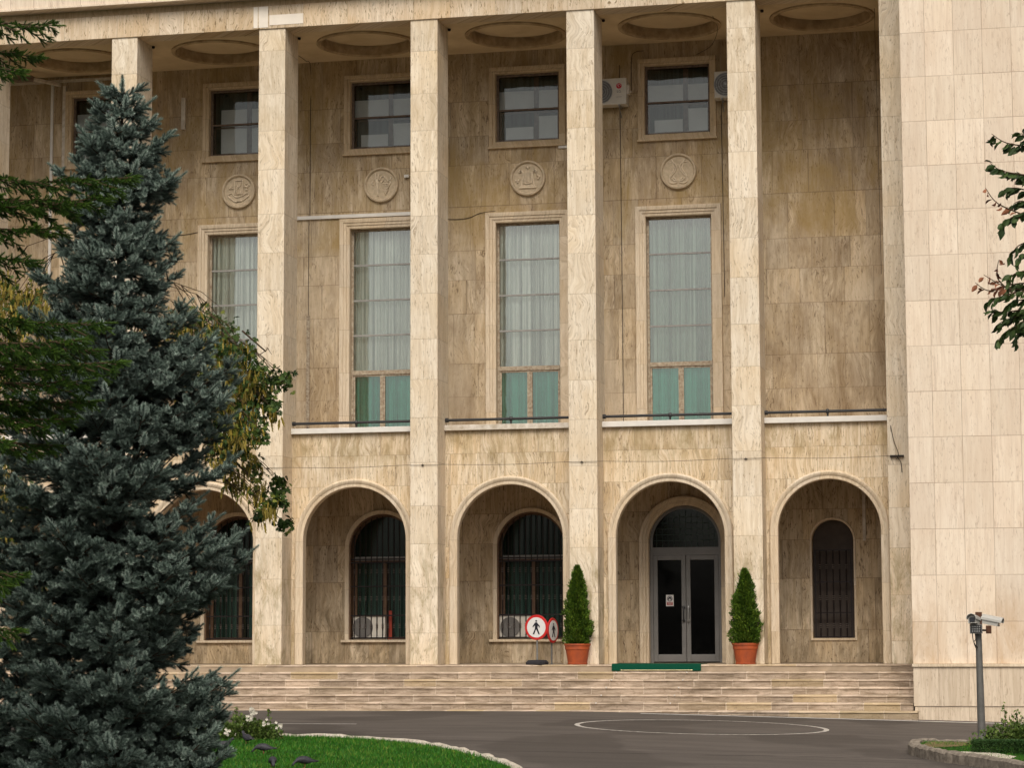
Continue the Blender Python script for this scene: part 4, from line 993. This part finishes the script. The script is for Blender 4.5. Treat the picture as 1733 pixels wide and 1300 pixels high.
# ---------------------------------------------------------------- box elder behind the spruce
def maple():
    rng = np.random.RandomState(5); bx, by = 9.35, -15.2; base = np.array([bx, by, gz(bx, by)+.1])
    t = empty('yellowing_maple', tuple(base)); tag(t, 'broadleaf tree with yellow seed bunches behind the blue spruce', 'tree')
    cl = [(330, 540, 26, .4), (300, 560, 30, .5), (355, 575, 26, .4), (380, 560, 18, .0), (395, 600, 28, .2), (410, 640, 30, .45), (430, 620, 16, .1), (370, 640, 28, .4), (455, 640, 18, .0), (478, 638, 14, .0), (440, 665, 20, .2), (420, 700, 24, .35), (390, 690, 24, .5), (460, 690, 13, .3), (460, 680, 10, .0), (440, 730, 14, .2), (405, 750, 20, .2), (425, 780, 18, .5), (435, 820, 22, .5), (455, 850, 16, .5), (475, 815, 15, .0), (470, 845, 13, .1), (483, 885, 9, .0), (440, 870, 10, .2), (400, 810, 18, .6), (385, 780, 18, .3),
          (345, 545, 30, .3), (365, 590, 30, .2), (345, 610, 34, .3), (380, 625, 30, .5), (395, 665, 30, .3), (415, 670, 24, .5), (375, 700, 30, .3), (360, 740, 30, .3), (385, 750, 26, .4), (400, 720, 26, .5), (320, 600, 34, .2), (410, 590, 22, .3), (435, 640, 22, .4), (0, 480, 34, .6), (40, 500, 34, .6), (80, 530, 30, .6), (0, 600, 40, .5), (120, 545, 26, .5), (15, 860, 36, .3), (0, 780, 34, .4),
          (250, 620, 40, .3), (240, 700, 40, .3), (300, 640, 35, .3), (200, 560, 36, .3), (20, 510, 36, .6), (60, 540, 34, .5), (100, 560, 28, .3), (60, 495, 20, .6), (20, 560, 30, .4), (20, 820, 36, .3), (5, 900, 30, .3), (30, 950, 24, .3), (60, 1010, 30, .2), (100, 600, 30, .2), (160, 560, 30, .2)]
    LP = []; LD = []; LT = []; SP = []; SD = []; ST = []; lines = []
    for x, y, r, ys in cl:
        dep = by+rng.uniform(-.2, 1.6); c = px_on(x, y, dep); rr = r/124*1.05
        tgt = c.copy(); mid = (np.array([bx, by, c[2]-.2])+tgt)/2+np.array([0, 0, .7]); o = np.array([bx, by, min(c[2]-.6, 3.6)])
        ln = [o+(mid-o)*s for s in (0, .5)]+[mid, (mid+tgt)/2+np.array([0, 0, .2]), tgt]
        lines.append(ln)
        for k in range(2):
            e = c+rng.normal(0, rr*.6, 3); lines.append([ln[3], (ln[3]+e)/2+[0, 0, .03], e+[0, 0, -rr*.3]])
        n = int(18+r*3.6)
        for k in range(n):
            q = rng.normal(0, .55, 3); q[2] -= .1; p = c+q*rr
            if rng.rand() < ys*1.15:
                SP.append(p-[0, 0, .06]); SD.append([rng.normal(0, .2), rng.normal(0, .2), -1]); ST.append(rng.rand())
            else:
                LP.append(p); LD.append([rng.normal(0, .6), rng.normal(-.1, .5), -.6+rng.normal(0, .35)]); LT.append(rng.beta(1.6, 2.2)+(.25 if ys > .4 else 0))
    for pts in ([(400, 575), (440, 600), (470, 625)], [(410, 560), (450, 595), (452, 588), (460, 600)], [(430, 585), (440, 606)], [(440, 600), (455, 590)]):
        lines.append([px_on(x, y, -14.5) for x, y in pts])
    V, F = compound([(0, 0, .25, .75), (.9, .05, .2, .6), (-.9, -.05, .2, .6), (.8, .04, .5, .42), (-.8, -.04, .5, .42)])
    inst_mesh('foliage', V, F, frames(np.array(LD), rng)*rng.uniform(.065, .115, len(LP))[:, None, None], np.array(LP)-base, np.array(LT), M['leaf'], t)
    V, F = compound([(.25, 0, 0, .5), (-.25, 0, 0, .5), (.3, 0, .3, .5), (-.3, 0, .3, .5), (0, 0, .55, .5), (.2, .03, .15, .4)]); V[:, 0] *= .6
    inst_mesh('seed_bunches', V, F, frames(np.array(SD), rng)*rng.uniform(.09, .16, len(SP))[:, None, None], np.array(SP)-base, np.array(ST), M['seed'], t)
    b = Vector(base)
    tree_wood('branch', [[Vector(p)-b for p in l] for l in lines], t, M['twig'], .014, .003)
    MB().tube([(0, 0, -.2), (.05, 0, 1.5), (-.03, 0, 3.2), (.0, .0, 4.9)], [.17, .13, .10, .04], 10).build('trunk', M['bark'], t, smooth=True)
maple()

# ---------------------------------------------------------------- dark tree at the right edge
def right_tree():
    rng = np.random.RandomState(3); Y = -33.; base = np.array([22.55, -33., gz(22.55, -33)])
    t = empty('dark_leaved_tree', tuple(base)); tag(t, 'leafy tree with some withered brown twigs reaching in at the right edge', 'tree')
    tw = [((1678, 226), (1705, 242), (1760, 250), 0), ((1676, 276), (1700, 290), (1765, 300), 0), ((1668, 318), (1690, 345), (1745, 368), 1), ((1700, 322), (1720, 318), (1765, 330), 0), ((1697, 385), (1712, 368), (1760, 350), 0), ((1712, 432), (1725, 415), (1765, 400), 0), ((1720, 290), (1735, 300), (1770, 330), 0),
          ((1650, 478), (1675, 492), (1715, 480), 1), ((1690, 440), (1688, 470), (1712, 495), 1), ((1665, 465), (1690, 480), (1712, 490), 1), ((1675, 512), (1700, 500), (1750, 490), 0), ((1678, 525), (1700, 528), (1760, 520), 0), ((1690, 548), (1712, 538), (1765, 530), 0), ((1688, 580), (1705, 560), (1750, 545), 0), ((1705, 478), (1720, 462), (1760, 455), 0), ((1702, 492), (1722, 480), (1765, 480), 0), ((1720, 580), (1726, 560), (1760, 540), 0), ((1715, 345), (1730, 340), (1765, 350), 0), ((1706, 515), (1725, 508), (1765, 505), 0), ((1722, 445), (1732, 430), (1765, 425), 0), ((1715, 560), (1732, 545), (1765, 540), 0), ((1728, 25+200), (1745, 240), (1780, 260), 0)]
    for k in range(26): 
        x, y = rng.uniform(1745, 1900), rng.uniform(180, 620); tw.append(((x, y), (x+25, y-8), (x+70, y-10), 0))
    LP = [[], []]; LD = [[], []]; lines = []
    for a, b, c, dead in tw:
        dy = rng.uniform(-.25, .25); P = [px_on(*c, Y+dy), px_on(*b, Y+dy), px_on(*a, Y+dy)]
        ln = [Vector(p) for p in smooth_pts3([tuple(p) for p in P], 8)]; lines.append([np.array(v) for v in ln])
        lines.append([np.array([22.55, -33, P[0][2]-.3]), (np.array([22.55, -33, P[0][2]])+P[0])/2, P[0]])
        acc = 0; last = ln[0]; sgn = 1
        for j in range(1, len(ln)):
            acc += (ln[j]-ln[j-1]).length
            if acc > .017:
                acc = 0; sgn = -sgn; tg = (ln[j]-ln[j-1]).normalized()
                for q in range(1 if dead else 2):
                    LP[dead].append(np.array(ln[j])+rng.normal(0, .004, 3))
                    LD[dead].append(np.array(tg)*.6+np.array([0, 0, -.75+rng.normal(0, .25)])+CF*rng.normal(0, .4)*sgn+CR*rng.normal(-.1, .25))
    V, F = leaf_tmpl(1, .5, .10, .18)
    for dead, nm, mt, s in ((0, 'foliage', M['rleaf'], (.045, .072)), (1, 'withered_foliage', M['dead'], (.035, .062))):
        inst_mesh(nm, V, F, frames(np.array(LD[dead]), rng)*rng.uniform(*s, len(LP[dead]))[:, None, None], np.array(LP[dead])-base, rng.rand(len(LP[dead])), mt, t)
    b = Vector(base)
    tree_wood('branch', [[Vector(p)-b for p in l] for l in lines], t, M['twig'], .005, .0015)
    MB().tube([(0, 0, -.1), (.05, 0, 2), (0, 0, 4), (.1, 0, 6.2)], [.14, .11, .07, .03], 10).build('trunk', M['bark'], t, smooth=True)
right_tree()

# ---------------------------------------------------------------- potted conifers
def potted(x, y, z0, hf, rb, label, seed, sparse=0):
    r = empty('potted_conifer', (x, y, z0)); tag(r, label, 'potted plant', 'conifers in terracotta pots')
    MB().lathe((0, 0, 0), [(0, 0), (.19, 0), (.195, .03), (.185, .035), (.225, .27), (.228, .28), (.238, .29), (.243, .36), (.258, .365), (.258, .40), (.235, .40), (.225, .33), (0, .32)], 36).build('pot', M['terracotta'], r, smooth=True)
    MB().lathe((0, 0, .30), [(0, 0), (.22, .0), (.22, .05), (0, .06)], 20).build('soil', M['soil'], r)
    rng = np.random.RandomState(seed); n = 10500; t = rng.beta(1.0, 1.35, n); h = t*hf
    prof = np.interp(t, [0, .06, .2, .5, .75, .9, 1], [.72, .95, 1., .80, .52, .30, .06])*rb
    a = rng.uniform(0, 2*np.pi, n)
    lump = 1+.13*np.sin(a*3+t*14+seed)+.13*np.sin(a*5-t*23)+.10*np.sin(t*50+a*2)
    rad = prof*lump*np.sqrt(rng.uniform(.10, 1.06, n))
    P = np.stack([rad*np.cos(a)+.012*np.sin(t*9), rad*np.sin(a), .36+h], 1)
    D = np.stack([np.cos(a)*.75, np.sin(a)*.75, np.ones(n)*.9], 1)+rng.normal(0, .35, (n, 3))
    V, F = compound([(0, 0, .1, .7), (.6, 0, .1, .5), (-.6, 0, .1, .5)]); V[:, 0] *= .55
    keep = rng.rand(n) > sparse*.8*((a > 3.2)*(a < 6.2)*(t > .3)*.6*(np.sin(a*9+t*20) > .3))
    inst_mesh('foliage', V, F, (frames(D, rng)*rng.uniform(.05, .085, n)[:, None, None])[keep], P[keep], (rng.beta(2, 2.6, n)+.12*np.sin(a*4+t*9))[keep], M['thuja'], r)
    ks = 46; ts = rng.uniform(.02, .97, ks); as_ = rng.uniform(0, 6.28, ks); rs = np.interp(ts, [0, .06, .2, .5, .75, .9, 1], [.72, .95, 1., .80, .52, .30, .06])*rb
    Ps = []; Ds = []
    for q in range(ks):
        for e in range(4): Ps.append([(rs[q]+.016*e)*math.cos(as_[q]), (rs[q]+.016*e)*math.sin(as_[q]), .36+ts[q]*hf+.018*e]); Ds.append([math.cos(as_[q])*.5, math.sin(as_[q])*.5, 1.])
    inst_mesh('loose_shoots', V, F, frames(np.array(Ds), rng)*rng.uniform(.03, .055, len(Ps))[:, None, None], np.array(Ps), rng.uniform(.4, 1, len(Ps)), M['thuja'], r)
    mb = MB(); mb.tube([(0, 0, .3), (0, 0, .36+hf*.93)], [.02, .006], 8)
    for k in range(60):
        h0 = .36+hf*(k/62); aa = k*2.4; q = np.interp(k/62, [0, .2, 1], [.6, .85, .1])*rb*.85; mb.tube([(0, 0, h0), (q*math.cos(aa), q*math.sin(aa), h0+q*.7)], .004, 4)
    mb.build('trunk', M['bark'], r)
potted(12.975, -.155+.0, 0, 1.53, .245, 'potted conical conifer beside the two round signs, crown thinning on one side', 4, 1)
potted(16.22, -.155, 0, 1.43, .265, 'potted conical conifer right of the glazed door, full dense crown', 9, 0)

# ---------------------------------------------------------------- pedestrian signs
def sign(x, y, z0, zc, R, rz, label, base_kind):
    r = empty('round_sign', (x, y, z0), rz); tag(r, label, 'sign', 'round pedestrian signs')
    zc -= z0
    MB().lathe((0, 0, zc), [(0, .012), (R, .012), (R, -.002), (R-.006, -.008), (R*.79, -.008), (R*.79, -.006), (0, -.006)], 48, 'Y').build('red_disc', M['signred'], r, smooth=True)
    MB().lathe((0, -.008, zc), [(0, 0), (R*.80, 0), (R*.80, -.004), (0, -.004)], 48, 'Y').build('white_face', M['signwhite'], r)
    mb = MB(); s = R/.245; y0, y1 = -.018, -.0125; k = lambda pts: [(a*s, zc+b*s) for a, b in pts]
    mb.lathe((.0, -.012, zc+.125*s), [(0, 0), (.018*s, 0), (.018*s, -.005), (0, -.005)], 16, 'Y')
    mb.prism(k([(-.022, .095), (.015, .097), (.045, .06), (.075, .03), (.075, -.005), (.060, -.005), (.058, .018), (.03, .035), (.028, .0), (.035, -.03), (.075, -.135), (.050, -.135), (.0, -.03), (-.045, -.135), (-.072, -.13), (-.028, -.03), (-.022, .035), (-.05, .025), (-.065, .0), (-.078, .01), (-.058, .045)]), y0, y1)
    mb.build('walking_figure', M['signblack'], r)
    pm = M['steel'] if base_kind else M['poleg']
    MB().tube([(0, .03, .0 if not base_kind else .06), (0, .03, zc+R*.5)], .017, 10).build('post', pm, r, smooth=True)
    mb = MB()
    if base_kind: mb.loft([[(a*.20*q, .03+b*.16*q, z) for a, b in ((-1, -.6), (-.75, -1), (.75, -1), (1, -.6), (1, .6), (.75, 1), (-.75, 1), (-1, .6))] for q, z in ((1, 0), (1, .045), (.8, .085), (.3, .09))])
    else: mb.lathe((0, .03, 0), [(0, 0), (.05, 0), (.05, .008), (0, .01)], 16)
    mb.build('base', M['rubber'] if base_kind else M['poleg'], r, bevel=.005)
sign(12.185, -.22, 0, .715, .243, -.2, 'larger round red and white pedestrian sign facing front on a dark foot', 1)
sign(12.475, -.05, 0, .655, .243, 1.33, 'round red and white pedestrian sign turned sideways on a thin dark post', 0)

# ---------------------------------------------------------------- green mat
mt = empty('green_mat', (14.54, -.35, 0)); tag(mt, 'dark green carpet mat hanging over the top step before the door', 'mat')
mb = MB(); rings = []
for a in range(41):
    x = -.86+1.715*a/40; w = .004*math.sin(a*1.3)
    rings.append([(x, .9, .004), (x, .9, .014), (x, .03, .016+w), (x, -.006, .012), (x, -.018+w, -.02), (x, -.022+w, -.118), (x, -.012+w, -.120), (x, -.008, -.02), (x, .01, .004)])
mb.loft(rings); mb.build('carpet', M['carpet'], mt, smooth=True)
MB().tube([(-.67, -.03, -.108), (.68, -.03, -.108)], .006, 8).build('rod', M['brass'], mt)
for sx_ in (-.67, .68): MB().lathe((sx_, -.03, -.108), [(0, -.015), (.014, -.012), (.014, .012), (0, .015)], 10, 'X').build('rod_end', M['brass'], mt)
mb = MB()
for k in range(1, 6):
    for x in (13.87+(-.04*k), 15.2-.03*k): mb.lathe((x, -.35-.33*k-.008, -.136*k-.012), [(0, 0), (.014, 0), (.012, -.012), (0, -.016)], 8, 'Y')
mb.build('stair_rod_eye', M['white'], B)

# ---------------------------------------------------------------- camera post at the right
cp = empty('camera_post', (20.80, -8.87, gz(20.8, -8.87))); tag(cp, 'grey steel post carrying two white security cameras and a lamp panel', 'camera post')
zb = gz(20.8, -8.87); Zp = lambda z: z-zb
MB().tube([(0, 0, 0), (-.012, 0, Zp(.66)-.02)], [.062, .045], 16).build('pole', M['poleg'], cp, smooth=True)
mb = MB(); mb.box(-.052, .045, -.03, .03, Zp(.60), Zp(.86)); mb.build('mounting_plate', M['rust'], cp, bevel=.004)
hc = empty('camera_housing', (0, 0, 0)); 
def housing(name, c, yaw_, pitch_, L, w, h):
    mb = MB(); n = 10
    prof = [(-w/2, -h*.45), (w/2, -h*.45), (w/2, h*.1), (w*.36, h*.38), (w*.15, h*.5), (-w*.15, h*.5), (-w*.36, h*.38), (-w/2, h*.1)]
    mb.loft([[(x*q, yy, z*q) for x, z in prof] for q, yy in ((.7, -L/2+.015), (.92, -L/2+.01), (.92, -L/2), (1, -L/2), (1, L/2-.02), (.85, L/2))])
    roofp = [(-w*.62, h*.0), (-w*.60, h*.28), (-w*.40, h*.52), (0, h*.66), (w*.40, h*.52), (w*.60, h*.28), (w*.62, h*.0), (w*.56, h*.0), (w*.54, h*.24), (w*.36, h*.46), (0, h*.58), (-w*.36, h*.46), (-w*.54, h*.24), (-w*.56, 0)]
    mb.loft([[(x, -L/2-.05, z) for x, z in roofp], [(x, L/2, z) for x, z in roofp]])
    o = mb.build(name, M['camwhite'], cp, bevel=.002); o.location = c; o.rotation_euler = (pitch_, 0, yaw_)
    mb = MB(); mb.box(-w*.32, w*.32, -L/2-.004, -L/2+.02, -h*.30, h*.22); l = mb.build('lens_window', M['glassblack'], o); return o
bpy.data.objects.remove(hc)
housing('security_camera', (-.065, -.09, Zp(.735)), -.25, -.12, .26, .125, .13)
housing('security_camera', (.17, .02, Zp(.725)), 1.35, .2, .27, .14, .13)
mb = MB(); mb.box(-.135, .05, -.16, -.08, Zp(.535), Zp(.675)); lp = mb.build('lamp_panel', M['poleg'], cp, bevel=.004)
mb = MB()
for a in range(5):
    for b_ in range(3): mb.box(-.105+.027*a, -.09+.027*a, -.166, -.158, Zp(.56)+.034*b_, Zp(.582)+.034*b_)
mb.build('led', M['steel'], lp)
mb = MB(); mb.box(-.12, .035, -.164, -.1605, Zp(.55), Zp(.66)); mb.build('lamp_window', M['glassblack'], lp)
MB().box(.10, .18, -.06, .05, Zp(.535), Zp(.655)).build('junction_box', M['rust'], cp, bevel=.004)
mb = MB(); mb.tube(smooth_pts3([(-.10, -.1, Zp(.54)), (-.09, -.1, Zp(.44)), (-.06, -.09, Zp(.36)), (-.03, -.05, Zp(.33))], 6), .008, 6)
mb.tube(smooth_pts3([(-.06, -.1, Zp(.54)), (-.055, -.1, Zp(.45)), (-.08, -.09, Zp(.40)), (-.04, -.05, Zp(.29))], 6), .007, 6)
mb.box(.03, .13, -.02, .02, Zp(.57), Zp(.60)); mb.build('cable', M['cable'], cp)

# ---------------------------------------------------------------- planting: grass, rose bush, hedge, shrub
def in_poly(pts, poly):
    x, y = pts[:, 0], pts[:, 1]; ins = np.zeros(len(pts), bool); n = len(poly); j = n-1
    for i in range(n):
        xi, yi = poly[i]; xj, yj = poly[j]
        c = ((yi > y) != (yj > y)) & (x < (xj-xi)*(y-yi)/((yj-yi)+1e-12)+xi); ins ^= c; j = i
    return ins
def grass(name, poly, box, n, h, seed, label):
    rng = np.random.RandomState(seed); P = np.stack([rng.uniform(box[0], box[1], n), rng.uniform(box[2], box[3], n)], 1)
    P = P[in_poly(P, poly)]; Z = np.array([gz(a, b) for a, b in P])+.10
    clump = np.sin(P[:, 0]*3.1+np.sin(P[:, 1]*2.3)*2)*np.sin(P[:, 1]*1.7+P[:, 0])+.8*np.sin(P[:, 0]*9.+1.3*P[:, 1])*np.sin(P[:, 1]*6.1)
    V = np.array([(-.5, 0, 0), (.5, 0, 0), (.35, .12, .55), (-.35, .12, .55), (0, .35, 1.)]); F = np.array([(0, 1, 2), (0, 2, 3), (3, 2, 4)])
    K = len(P); D = np.stack([rng.normal(0, .35, K), rng.normal(0, .35, K), np.ones(K)], 1); R = frames(D, rng)
    hh = h*rng.uniform(.55, 1.25, K)*(1+.15*clump); Sx = np.stack([np.full(K, .006)*rng.uniform(.8, 1.6, K), hh*.6, hh], 1)
    o = inst_mesh(name, V, F, R*Sx[:, None, :], np.column_stack([P, Z]), np.clip(rng.beta(2, 3, K)+.13*clump+(rng.rand(K) < .05)*.6, 0, 1), M['grass'])
    return tag(o, label, 'grass', kind='stuff')
grass('grass', le, (8.0, 16.6, -24, -11.9), 120000, .05, 1, 'short bright green grass of the curved lawn in the left foreground')
grass('grass', re_+[(27, -19), (27, -9.6)], (20, 23.2, -16.5, -10.1), 26000, .05, 2, 'green grass in the kerbed planting bed at the lower right')

def bush(name, c, rx, ry, h, n, mat, size, seed, label, cat, box=False, stems=True, flowers=0, spikes=0):
    rng = np.random.RandomState(seed); z0 = gz(c[0], c[1])+.1; r = empty(name, (c[0], c[1], z0)); tag(r, label, cat)
    if box: P = np.stack([rng.uniform(-rx, rx, n), rng.uniform(-ry, ry, n), h*rng.uniform(0, 1, n)**.6], 1); k = rng.randint(0, 3, n); P[k == 0, 2] = h*rng.uniform(.93, 1.03, (k == 0).sum()); P[k == 1, 1] = -ry*rng.uniform(.93, 1.04, (k == 1).sum())
    else:
        q = rng.normal(0, 1, (n, 3)); q /= np.linalg.norm(q, axis=1, keepdims=True); q *= (rng.uniform(.35, 1.05, n)**.6)[:, None]; q[:, 2] = np.abs(q[:, 2])
        a = np.arctan2(q[:, 1], q[:, 0]); lump = 1+.22*np.sin(a*3+seed)+.15*np.sin(a*7+q[:, 2]*4)
        P = q*np.stack([rx*lump, ry*lump, h*lump], 1)
    D = P/np.array([rx, ry, h])+rng.normal(0, .5, (n, 3))+[0, 0, .2]
    tt = rng.beta(2, 2.2, n); V, F = compound([(0, 0, .1, .8), (.8, 0, .1, .6), (-.8, 0, .1, .6)])
    PP = [P]; DD = [D]
    lines = []
    for k in range(spikes):
        x, y = rng.uniform(-rx*.8, rx*.8), rng.uniform(-ry*.5, ry*.5); hh = h*rng.uniform(1.05, 1.75); m = 26; s = np.linspace(.3, 1, m); lean = rng.normal(0, .12)
        PP.append(np.stack([x+lean*s, np.full(m, y), hh*s], 1)+rng.normal(0, .015, (m, 3))); DD.append(rng.normal(0, .6, (m, 3))+[0, 0, .3]); lines.append([Vector((x, y, 0)), Vector((x+lean, y, hh))])
    P = np.vstack(PP); D = np.vstack(DD); tt = np.append(tt, rng.uniform(.3, .9, len(P)-len(tt)))
    inst_mesh('foliage', V, F, frames(D, rng)*rng.uniform(size*.7, size*1.2, len(P))[:, None, None], P, tt, mat, r)
    mb = MB()
    for k in range(14): x, y = rng.uniform(-rx*.7, rx*.7), rng.uniform(-ry*.6, ry*.6); mb.tube([(x*.4, y*.4, -.05), (x, y, h*rng.uniform(.6, .95))], [.008, .004], 5)
    for l in lines: mb.tube(l, [.006, .003], 5)
    mb.build('stems', M['twig'], r)
    return r
rb = bush('rose_bush', (10.35, -12.75), .78, .40, .27, 2600, M['bush'], .055, 4, 'low rose bush with white blooms at the far lawn edge, beside the spruce', 'bush', spikes=7)
rr = random.Random(8)
for fx, fz, k in ((.42, .42, 4), (.36, .33, 3), (.60, .27, 2), (-.45, .36, 2), (-.5, .30, 1), (.80, .22, 2), (.05, .12, 3)):
    mb = MB()
    for q in range(k*3):
        cx_, cz_, cy_ = fx+rr.uniform(-.045, .045), fz+rr.uniform(-.05, .04), -.36+rr.uniform(-.03, .03)
        for a in range(5):
            t = a*1.257+q; mb.face([(cx_, cy_, cz_), (cx_+.018*math.cos(t-.5), cy_-.008, cz_+.018*math.sin(t-.5)), (cx_+.024*math.cos(t), cy_-.016, cz_+.024*math.sin(t)), (cx_+.018*math.cos(t+.5), cy_-.008, cz_+.018*math.sin(t+.5))])
    mb.build('bloom', M['petal'], rb)
bush('clipped_hedge', (22.1, -12.1), 1.35, .32, .20, 15000, M['hedge'], .026, 6, 'low clipped dark green hedge at the foot of the camera post', 'hedge', box=True)
bush('leafy_shrub', (21.55, -10.9), .70, .35, .36, 3800, M['bush'], .055, 12, 'loose leafy shrub behind the clipped hedge at the right edge', 'shrub', spikes=8)
# bare patch of the bed
bed('bare_soil', [(20.08, -10.2), (20.6, -10.15), (20.75, -10.6), (20.5, -11.2), (20.15, -11.6), (20.03, -10.9)], .128, M['dry'])
bed('paving_slab', [(20.55, -12.35), (21.0, -12.25), (21.35, -13.0), (21.25, -13.6), (20.9, -13.0)], .135, M['kerbw'])

# ---------------------------------------------------------------- pigeons
def pigeon(x, y, rz, label, head_down, s=.8):
    r = empty('pigeon', (x, y, gz(x, y)+.105), rz); r.scale = (s, s, s); tag(r, label, 'pigeon', 'pigeons on the lawn')
    mb = MB(); rings = []
    hd = [(.115, .155, .034), (.135, .185, .026), (.150, .205, .027), (.168, .205, .023), (.182, .200, .010)] if not head_down else [(.125, .115, .034), (.152, .092, .026), (.172, .068, .027), (.188, .056, .023), (.198, .046, .010)]
    path = [(-.205, .095, .012, .030), (-.15, .098, .014, .034), (-.10, .105, .030, .040), (-.05, .112, .052, .058), (.0, .115, .062, .064), (.05, .118, .058, .058), (.09, .130 if not head_down else .122, .045, .044)]+[(a, b, c, c) for a, b, c in hd]
    for k, (px, pz, rv, rh) in enumerate(path):
        ring = []
        for j in range(14):
            t = 2*PI*j/14; ring.append((px, rh*math.cos(t), pz+rv*math.sin(t)))
        rings.append(ring)
    mb.loft(rings); mb.build('body', M['pigeon'], r, smooth=True)
    hx, hz = (.182, .200) if not head_down else (.198, .046)
    mb = MB(); mb.tube([(hx-.004, 0, hz), (hx+.022, 0, hz-.010)], [.007, .002], 6); mb.build('beak', M['rubber'], r)
    for sd_ in (-1, 1):
        mb = MB(); mb.loft([[(-.17, sd_*.035, .105), (-.16, sd_*.042, .085), (-.16, sd_*.045, .11)], [(-.04, sd_*.060, .075), (-.04, sd_*.066, .11), (-.04, sd_*.050, .145)], [(.07, sd_*.052, .10), (.07, sd_*.056, .12), (.07, sd_*.046, .145)]]); mb.build('wing', M['pigeon'], r)
        mb = MB(); mb.tube([(.01, sd_*.022, .065), (.0, sd_*.022, .012)], .005, 6)
        for q in (-.5, 0, .5): mb.tube([(.0, sd_*.022, .012), (.028*math.cos(q), sd_*.022+.028*math.sin(q), .002)], .003, 5)
        mb.build('leg', M['pinkleg'], r)
pigeon(11.12, -15.4, .15, 'pigeon partly hidden by the spruce tips on the lawn, leftmost', 0)
pigeon(11.85, -15.9, .2+PI, 'pigeon seen side on with raised tail, farther of the two in the middle', 1)
pigeon(12.75, -18.3, -1.2, 'pigeon facing the viewer, head down, nearest the bottom edge', 1)
pigeon(13.12, -18.2, .6+PI, 'pigeon with slanting back, rightmost one on the lawn', 1)
pigeon(10.95, -13.9, 2.4, 'pigeon in front of the rose bush', 0)
